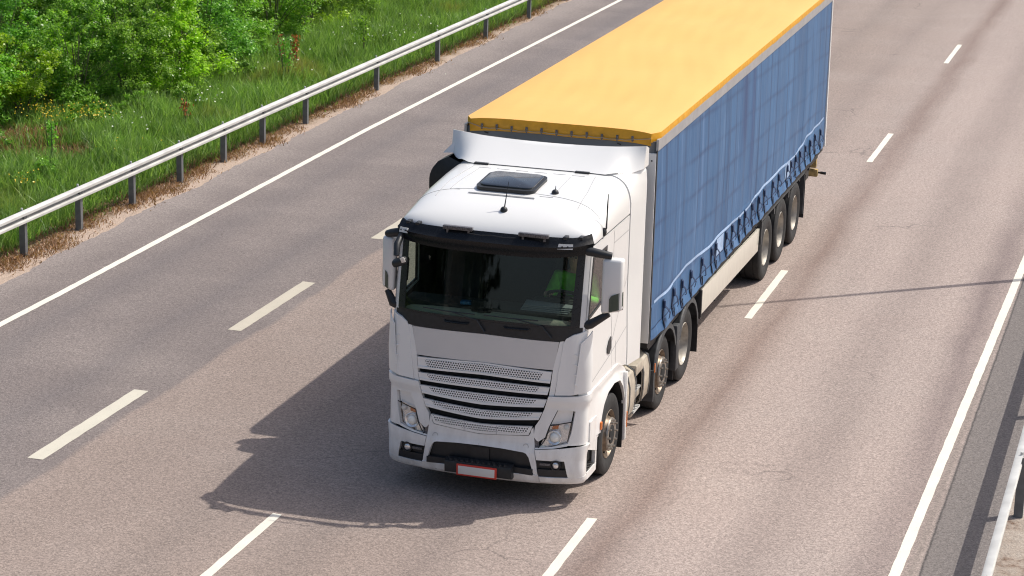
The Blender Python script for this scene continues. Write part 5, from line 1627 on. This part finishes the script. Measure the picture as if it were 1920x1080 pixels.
KINDS = {}
def get_kind(key):
    if key in KINDS: return copy_tree(KINDS[key])
    spec = {'lime0': (21, 2.0, 1.15, 15000, 0.062, 'leaf_lime', 38), 'lime1': (22, 1.7, 1.0, 12500, 0.062, 'leaf_lime', 34),
            'mid0': (31, 3.0, 1.45, 24000, 0.068, 'leaf_mid', 54), 'mid1': (32, 2.6, 1.25, 20000, 0.066, 'leaf_mid', 48), 'mid2': (33, 3.4, 1.5, 26000, 0.070, 'leaf_mid', 58),
            'dark0': (41, 3.2, 1.4, 23000, 0.066, 'leaf_dark', 52), 'dark1': (42, 2.6, 1.3, 19000, 0.066, 'leaf_dark', 46),
            'tree0': (51, 5.2, 1.9, 26000, 0.085, 'leaf_dark', 70), 'tree1': (52, 4.8, 1.8, 25000, 0.085, 'leaf_mid', 66),
            'tree2': (53, 5.4, 1.5, 26000, 0.10, 'needle', 80),
            'low0': (61, 0.95, 0.85, 6000, 0.06, 'leaf_mid', 24), 'low1': (62, 0.8, 0.75, 5000, 0.06, 'leaf_dark', 22)}[key]
    nm = 'tree' if key == 'tree2' else 'young_tree' if key.startswith('tree') else 'bush'
    KINDS[key] = bush_kind(nm, *spec, 'leafy bush', 'bush' if nm == 'bush' else 'tree')
    return KINDS[key]
ORD = ['first', 'second', 'third', 'fourth', 'fifth', 'sixth', 'seventh', 'eighth', 'ninth', 'tenth', 'eleventh', 'twelfth', 'thirteenth', 'fourteenth', 'fifteenth']
def put(key, x, y, label, s=1.0, rz=None, group='bushes on the bank behind the guardrail', sz=None):
    o = get_kind(key)
    o.location = (x, y, gz(x, y) - 0.03)
    o.rotation_euler = (0, 0, random.uniform(0, 6.28) if rz is None else rz)
    o.scale = (s, s, (sz or s))
    o['label'] = label; o['group'] = group
    return o
HUE = {'lime': 'yellow-green', 'mid': 'mid-green', 'dark': 'dark green', 'tree': 'deep green', 'low': 'knee-high'}
FRONT = [('mid1', -16.9, 16.9, .9), ('lime1', -16.2, 18.3, 1.0), ('mid1', -15.55, 19.5, .9), ('mid0', -15.0, 20.9, .8), ('lime0', -14.35, 22.0, 1.0), ('mid1', -15.2, 23.6, .95),
         ('dark1', -15.5, 25.4, 1.0), ('mid0', -15.6, 27.8, .95), ('mid1', -15.5, 30.2, 1.0), ('lime0', -15.4, 32.3, 1.05), ('mid1', -15.6, 34.7, .95), ('dark1', -15.4, 37.2, 1.0), ('lime0', -15.5, 40.0, 1.1), ('mid0', -15.6, 43.0, .9)]
for i, (k, x, y, s) in enumerate(FRONT):
    put(k, x, y, f'{HUE[k[:-1]]} bush, {ORD[i]} along the front row beside the verge grass', s * 1.06)
SECOND = [('mid0', -19.0, 18.6), ('dark0', -18.3, 20.8), ('lime0', -17.6, 22.0), ('mid2', -17.7, 24.3), ('dark0', -17.6, 26.6), ('mid2', -17.6, 29.2), ('mid0', -17.7, 31.8), ('dark0', -17.8, 34.3), ('mid2', -17.7, 36.8), ('dark0', -17.7, 39.5), ('lime0', -17.6, 41.8), ('mid0', -17.6, 44.6)]
for i, (k, x, y) in enumerate(SECOND):
    put(k, x, y, f'{HUE[k[:-1]]} bush, {ORD[i]} along the second row behind the front bushes', random.uniform(.85, 1.05))
THIRD = [('tree1', -21.2, 19.5), ('mid2', -20.3, 22.3), ('tree0', -19.9, 24.8), ('mid0', -19.7, 27.4), ('tree1', -19.8, 30.2), ('dark0', -19.7, 32.8), ('tree0', -19.9, 35.8), ('mid2', -19.8, 38.6), ('tree1', -19.9, 41.6), ('tree0', -19.8, 44.8)]
for i, (k, x, y) in enumerate(THIRD):
    w = 'young tree' if k.startswith('tree') else 'bush'
    put(k, x, y, f'{HUE[k[:-1]]} {w}, {ORD[i]} along the third row of the thicket', random.uniform(.85, 1.0))
FOURTH = [('tree0', -23.2, 22.0), ('tree1', -22.6, 25.5), ('tree0', -22.4, 29.2), ('tree1', -22.6, 33.0), ('tree0', -22.5, 37.0), ('tree1', -22.6, 41.0), ('tree0', -22.6, 45.0)]
for i, (k, x, y) in enumerate(FOURTH):
    put(k, x, y, f'tall {HUE[k[:-1]]} young tree, {ORD[i]} along the rearmost row of the thicket', random.uniform(.85, 1.0))
BEHIND = [('tree2', -21 - 5.2 * q, -60 - 3 * (q % 3), 3.4 + 0.35 * ((q * 7) % 3)) for q in range(11)]
for i, (k, x, y, s) in enumerate(BEHIND):
    put(k, x, y, f'tall dark tree beyond the bridge, {ORD[i]} from the road, seen mirrored in the windscreen', s, group='tall trees beyond the bridge')
LOW = [('low0', -14.3, 17.7, 'knee-high leafy clump in the grass below the bushes at the far left'), ('low1', -14.6, 18.6, 'dark knee-high clump beside the yellow flowers'), ('low0', -12.7, 12.6, 'low leafy clump in the grass behind the nearest guardrail posts'),
       ('low1', -15.2, 14.9, 'small dark clump at the left edge of the grass'), ('low1', -13.9, 24.6, 'low dark clump in the grass right of the yellow-green bush'), ('low0', -14.0, 19.3, 'knee-high clump below the third bush of the front row'), ('low0', -13.7, 20.6, 'knee-high clump below the fourth bush of the front row'), ('low0', -14.3, 27.2, 'low mid-green clump in the grass left of the rusty weeds')]
for k, x, y, lab in LOW:
    put(k, x, y, lab, random.uniform(.5, .75), group='low clumps in the verge grass')

# grass: blades as one countless mass each
def blades(name, n, xr, yr, hr, wd, matn, keep=None, lean=0.35, wind=(0.10, -0.12)):
    rng = np.random.default_rng(sum(map(ord, name)) + n)
    x = rng.uniform(*xr, n); y = rng.uniform(*yr, n)
    if keep is not None:
        k = keep(x, y, rng); x, y = x[k], y[k]
    n = len(x)
    z = np.array([gz(a, b) for a, b in zip(x, y)])
    patchy = 0.65 + 0.35 * np.sin(x * 2.3 + 1.7 * np.sin(y * 0.9)) * np.sin(y * 1.6 + x) + rng.uniform(0, 0.35, n)
    h = rng.uniform(*hr, n) * np.clip(patchy, 0.35, 1.5)
    ang = rng.uniform(0, 2 * np.pi, n)
    wv = np.stack([np.cos(ang), np.sin(ang), 0 * ang], 1) * (wd * rng.uniform(.6, 1.4, n))[:, None] / 2
    le = np.stack([rng.normal(wind[0], lean, n), rng.normal(wind[1], lean, n), np.ones(n)], 1)
    le /= np.linalg.norm(le, axis=1)[:, None]
    base = np.stack([x, y, z], 1)
    mid = base + le * (h * 0.55)[:, None]
    le2 = le + np.stack([rng.normal(wind[0], lean, n), rng.normal(wind[1], lean, n), np.full(n, -0.35)], 1)
    le2 /= np.linalg.norm(le2, axis=1)[:, None]
    tip = mid + le2 * (h * 0.5)[:, None]
    v = np.concatenate([np.stack([base - wv, base + wv, mid + wv * .8, mid - wv * .8], 1), np.stack([mid - wv * .8, mid + wv * .8, tip + wv * .1, tip - wv * .1], 1)], 0)
    # keep the two halves of a blade as one island: weld by index
    m = n
    verts = np.concatenate([base - wv, base + wv, mid + wv * .8, mid - wv * .8, tip], 0)
    i = np.arange(n, dtype=np.int32)
    me = bpy.data.meshes.new(name)
    me.vertices.add(5 * n); me.vertices.foreach_set('co', verts.reshape(-1).astype(np.float32))
    loops = np.concatenate([np.stack([i, i + n, i + 2 * n, i + 3 * n], 1).reshape(-1), np.stack([i + 3 * n, i + 2 * n, i + 4 * n], 1).reshape(-1)])
    me.loops.add(7 * n); me.loops.foreach_set('vertex_index', loops)
    me.polygons.add(2 * n)
    st = np.concatenate([np.arange(n) * 4, 4 * n + np.arange(n) * 3]).astype(np.int32)
    me.polygons.foreach_set('loop_start', st)
    me.polygons.foreach_set('loop_total', np.concatenate([np.full(n, 4), np.full(n, 3)]).astype(np.int32))
    me.update(calc_edges=True)
    me.materials.append(M[matn])
    o = bpy.data.objects.new(name, me); COL.objects.link(o)
    o['kind'] = 'stuff'
    return o
def dist_bare(x, y):
    return np.minimum(((x + 15.3) / 1.1) ** 2 + ((y - 16.6) / 0.8) ** 2, ((x + 14.2) / 1.2) ** 2 + ((y - 15.2) / 0.6) ** 2)
blades('grass', 190000, (-17.5, -10.75), (4, 50), (0.22, 0.62), 0.017, 'grass', lambda x, y, r: (r.uniform(0, 1, len(x)) < np.clip((-x - 10.7) / 0.5, 0, 1)) & ((dist_bare(x, y) > 1) | (r.uniform(0, 1, len(x)) < 0.06)), 0.32)
blades('short_grass', 60000, (-17.0, -10.6), (4, 50), (0.08, 0.22), 0.02, 'grass', lambda x, y, r: (r.uniform(0, 1, len(x)) < np.clip((-x - 10.55) / 0.6, 0, 1)) & (dist_bare(x, y) > 1.0), 0.5)
blades('dry_grass', 110000, (-11.5, -10.0), (4, 52), (0.05, 0.16), 0.016, 'drygrass', lambda x, y, r: (r.uniform(0, 1, len(x)) < np.exp(-((x + 10.62 + 0.012 * np.clip(y - 8, 0, 40) + 0.16 * np.sin(y * 1.3) + 0.10 * np.sin(y * 4.1)) / 0.30) ** 2)), 0.8)
blades('dry_grass', 9000, (-16.8, -12.8), (14.4, 18.0), (0.10, 0.32), 0.016, 'drygrass', lambda x, y, r: dist_bare(x, y) < 1.5, 0.6)

def flowers(name, n, spots, matn, size, zr_):
    rng = np.random.default_rng(n)
    P = []
    for cx, cy, r, k in spots:
        m = int(n * k)
        P.append(np.stack([rng.normal(cx, r, m), rng.normal(cy, r, m), rng.uniform(*zr_, m)], 1))
    P = np.concatenate(P)
    me = leaf_mesh(name, P, np.tile(np.array((0.2, -0.5, 0.8)), (len(P), 1)), size, matn, 0.4, rng, 0.9)
    o = bpy.data.objects.new(name, me); COL.objects.link(o); o['kind'] = 'stuff'
flowers('yellow_wildflowers', 230, [(-14.75, 17.0, 0.28, .35), (-14.1, 17.5, 0.25, .3), (-15.4, 17.7, 0.3, .2), (-12.3, 11.4, 0.12, .1), (-11.9, 14.6, 0.5, .05)], 'flower_y', 0.035, (0.35, 0.6))
flowers('white_wildflowers', 110, [(-12.6, 29.5, 0.6, .3), (-12.7, 20.0, 0.25, .2), (-12.2, 31.5, 0.8, .2), (-12.4, 24.6, 1.2, .15), (-13.0, 16.6, 0.3, .15)], 'flower_w', 0.04, (0.35, 0.65))

# single tall weeds
def weed(name, x, y, h, matn, nl, label, spread=0.10, leafs=0.07):
    t = thing(name, label, 'weed', (x, y, gz(x, y)), 'tall weeds in the verge grass')
    rng = np.random.default_rng(int(abs(x * 1000)))
    bm = bmesh.new()
    for k in range(3):
        dx, dy = rng.normal(0, .05), rng.normal(0, .05)
        tube(bm, [(dx * .3, dy * .3, 0), (dx, dy, h * .6), (dx * 1.5, dy * 1.5, h)], [0.012, 0.009, 0.004], 5)
    add_obj('stem', bm, 'bark', t, 60, local=True)
    P = np.stack([rng.normal(0, spread, nl), rng.normal(0, spread, nl), h * (0.35 + 0.65 * rng.uniform(0, 1, nl) ** 0.8)], 1)
    me = leaf_mesh('seed_head', P, np.tile(np.array((0.2, -0.3, 0.3)), (nl, 1)), leafs, matn, 0.9, rng, 0.5)
    o = bpy.data.objects.new('seed_head', me); COL.objects.link(o); o.parent = t
weed('dock_weed', -13.13, 26.0, 1.0, 'rustplant', 230, 'rust-coloured dock weed with a thick seed head, the brighter of two', 0.05)
weed('dock_weed', -13.42, 25.9, 0.95, 'rustplant', 70, 'thin dark rusty dock weed left of the brighter one', 0.05)
weed('dock_weed', -12.55, 18.6, 0.6, 'rustplant', 50, 'small rusty weed in the grass behind the middle of the guardrail', 0.05)
weed('tall_weed', -13.2, 14.0, 0.95, 'leaf_mid', 170, 'tall narrow green weed standing in the grass at the lower left', 0.045)
weed('tall_weed', -12.75, 24.6, 1.1, 'leaf_dark', 260, 'tall dark green weed just below the rusty dock weeds', 0.10)
weed('tall_weed', -12.5, 29.0, 1.0, 'leaf_mid', 380, 'tall green weed among the white flowers', 0.10)
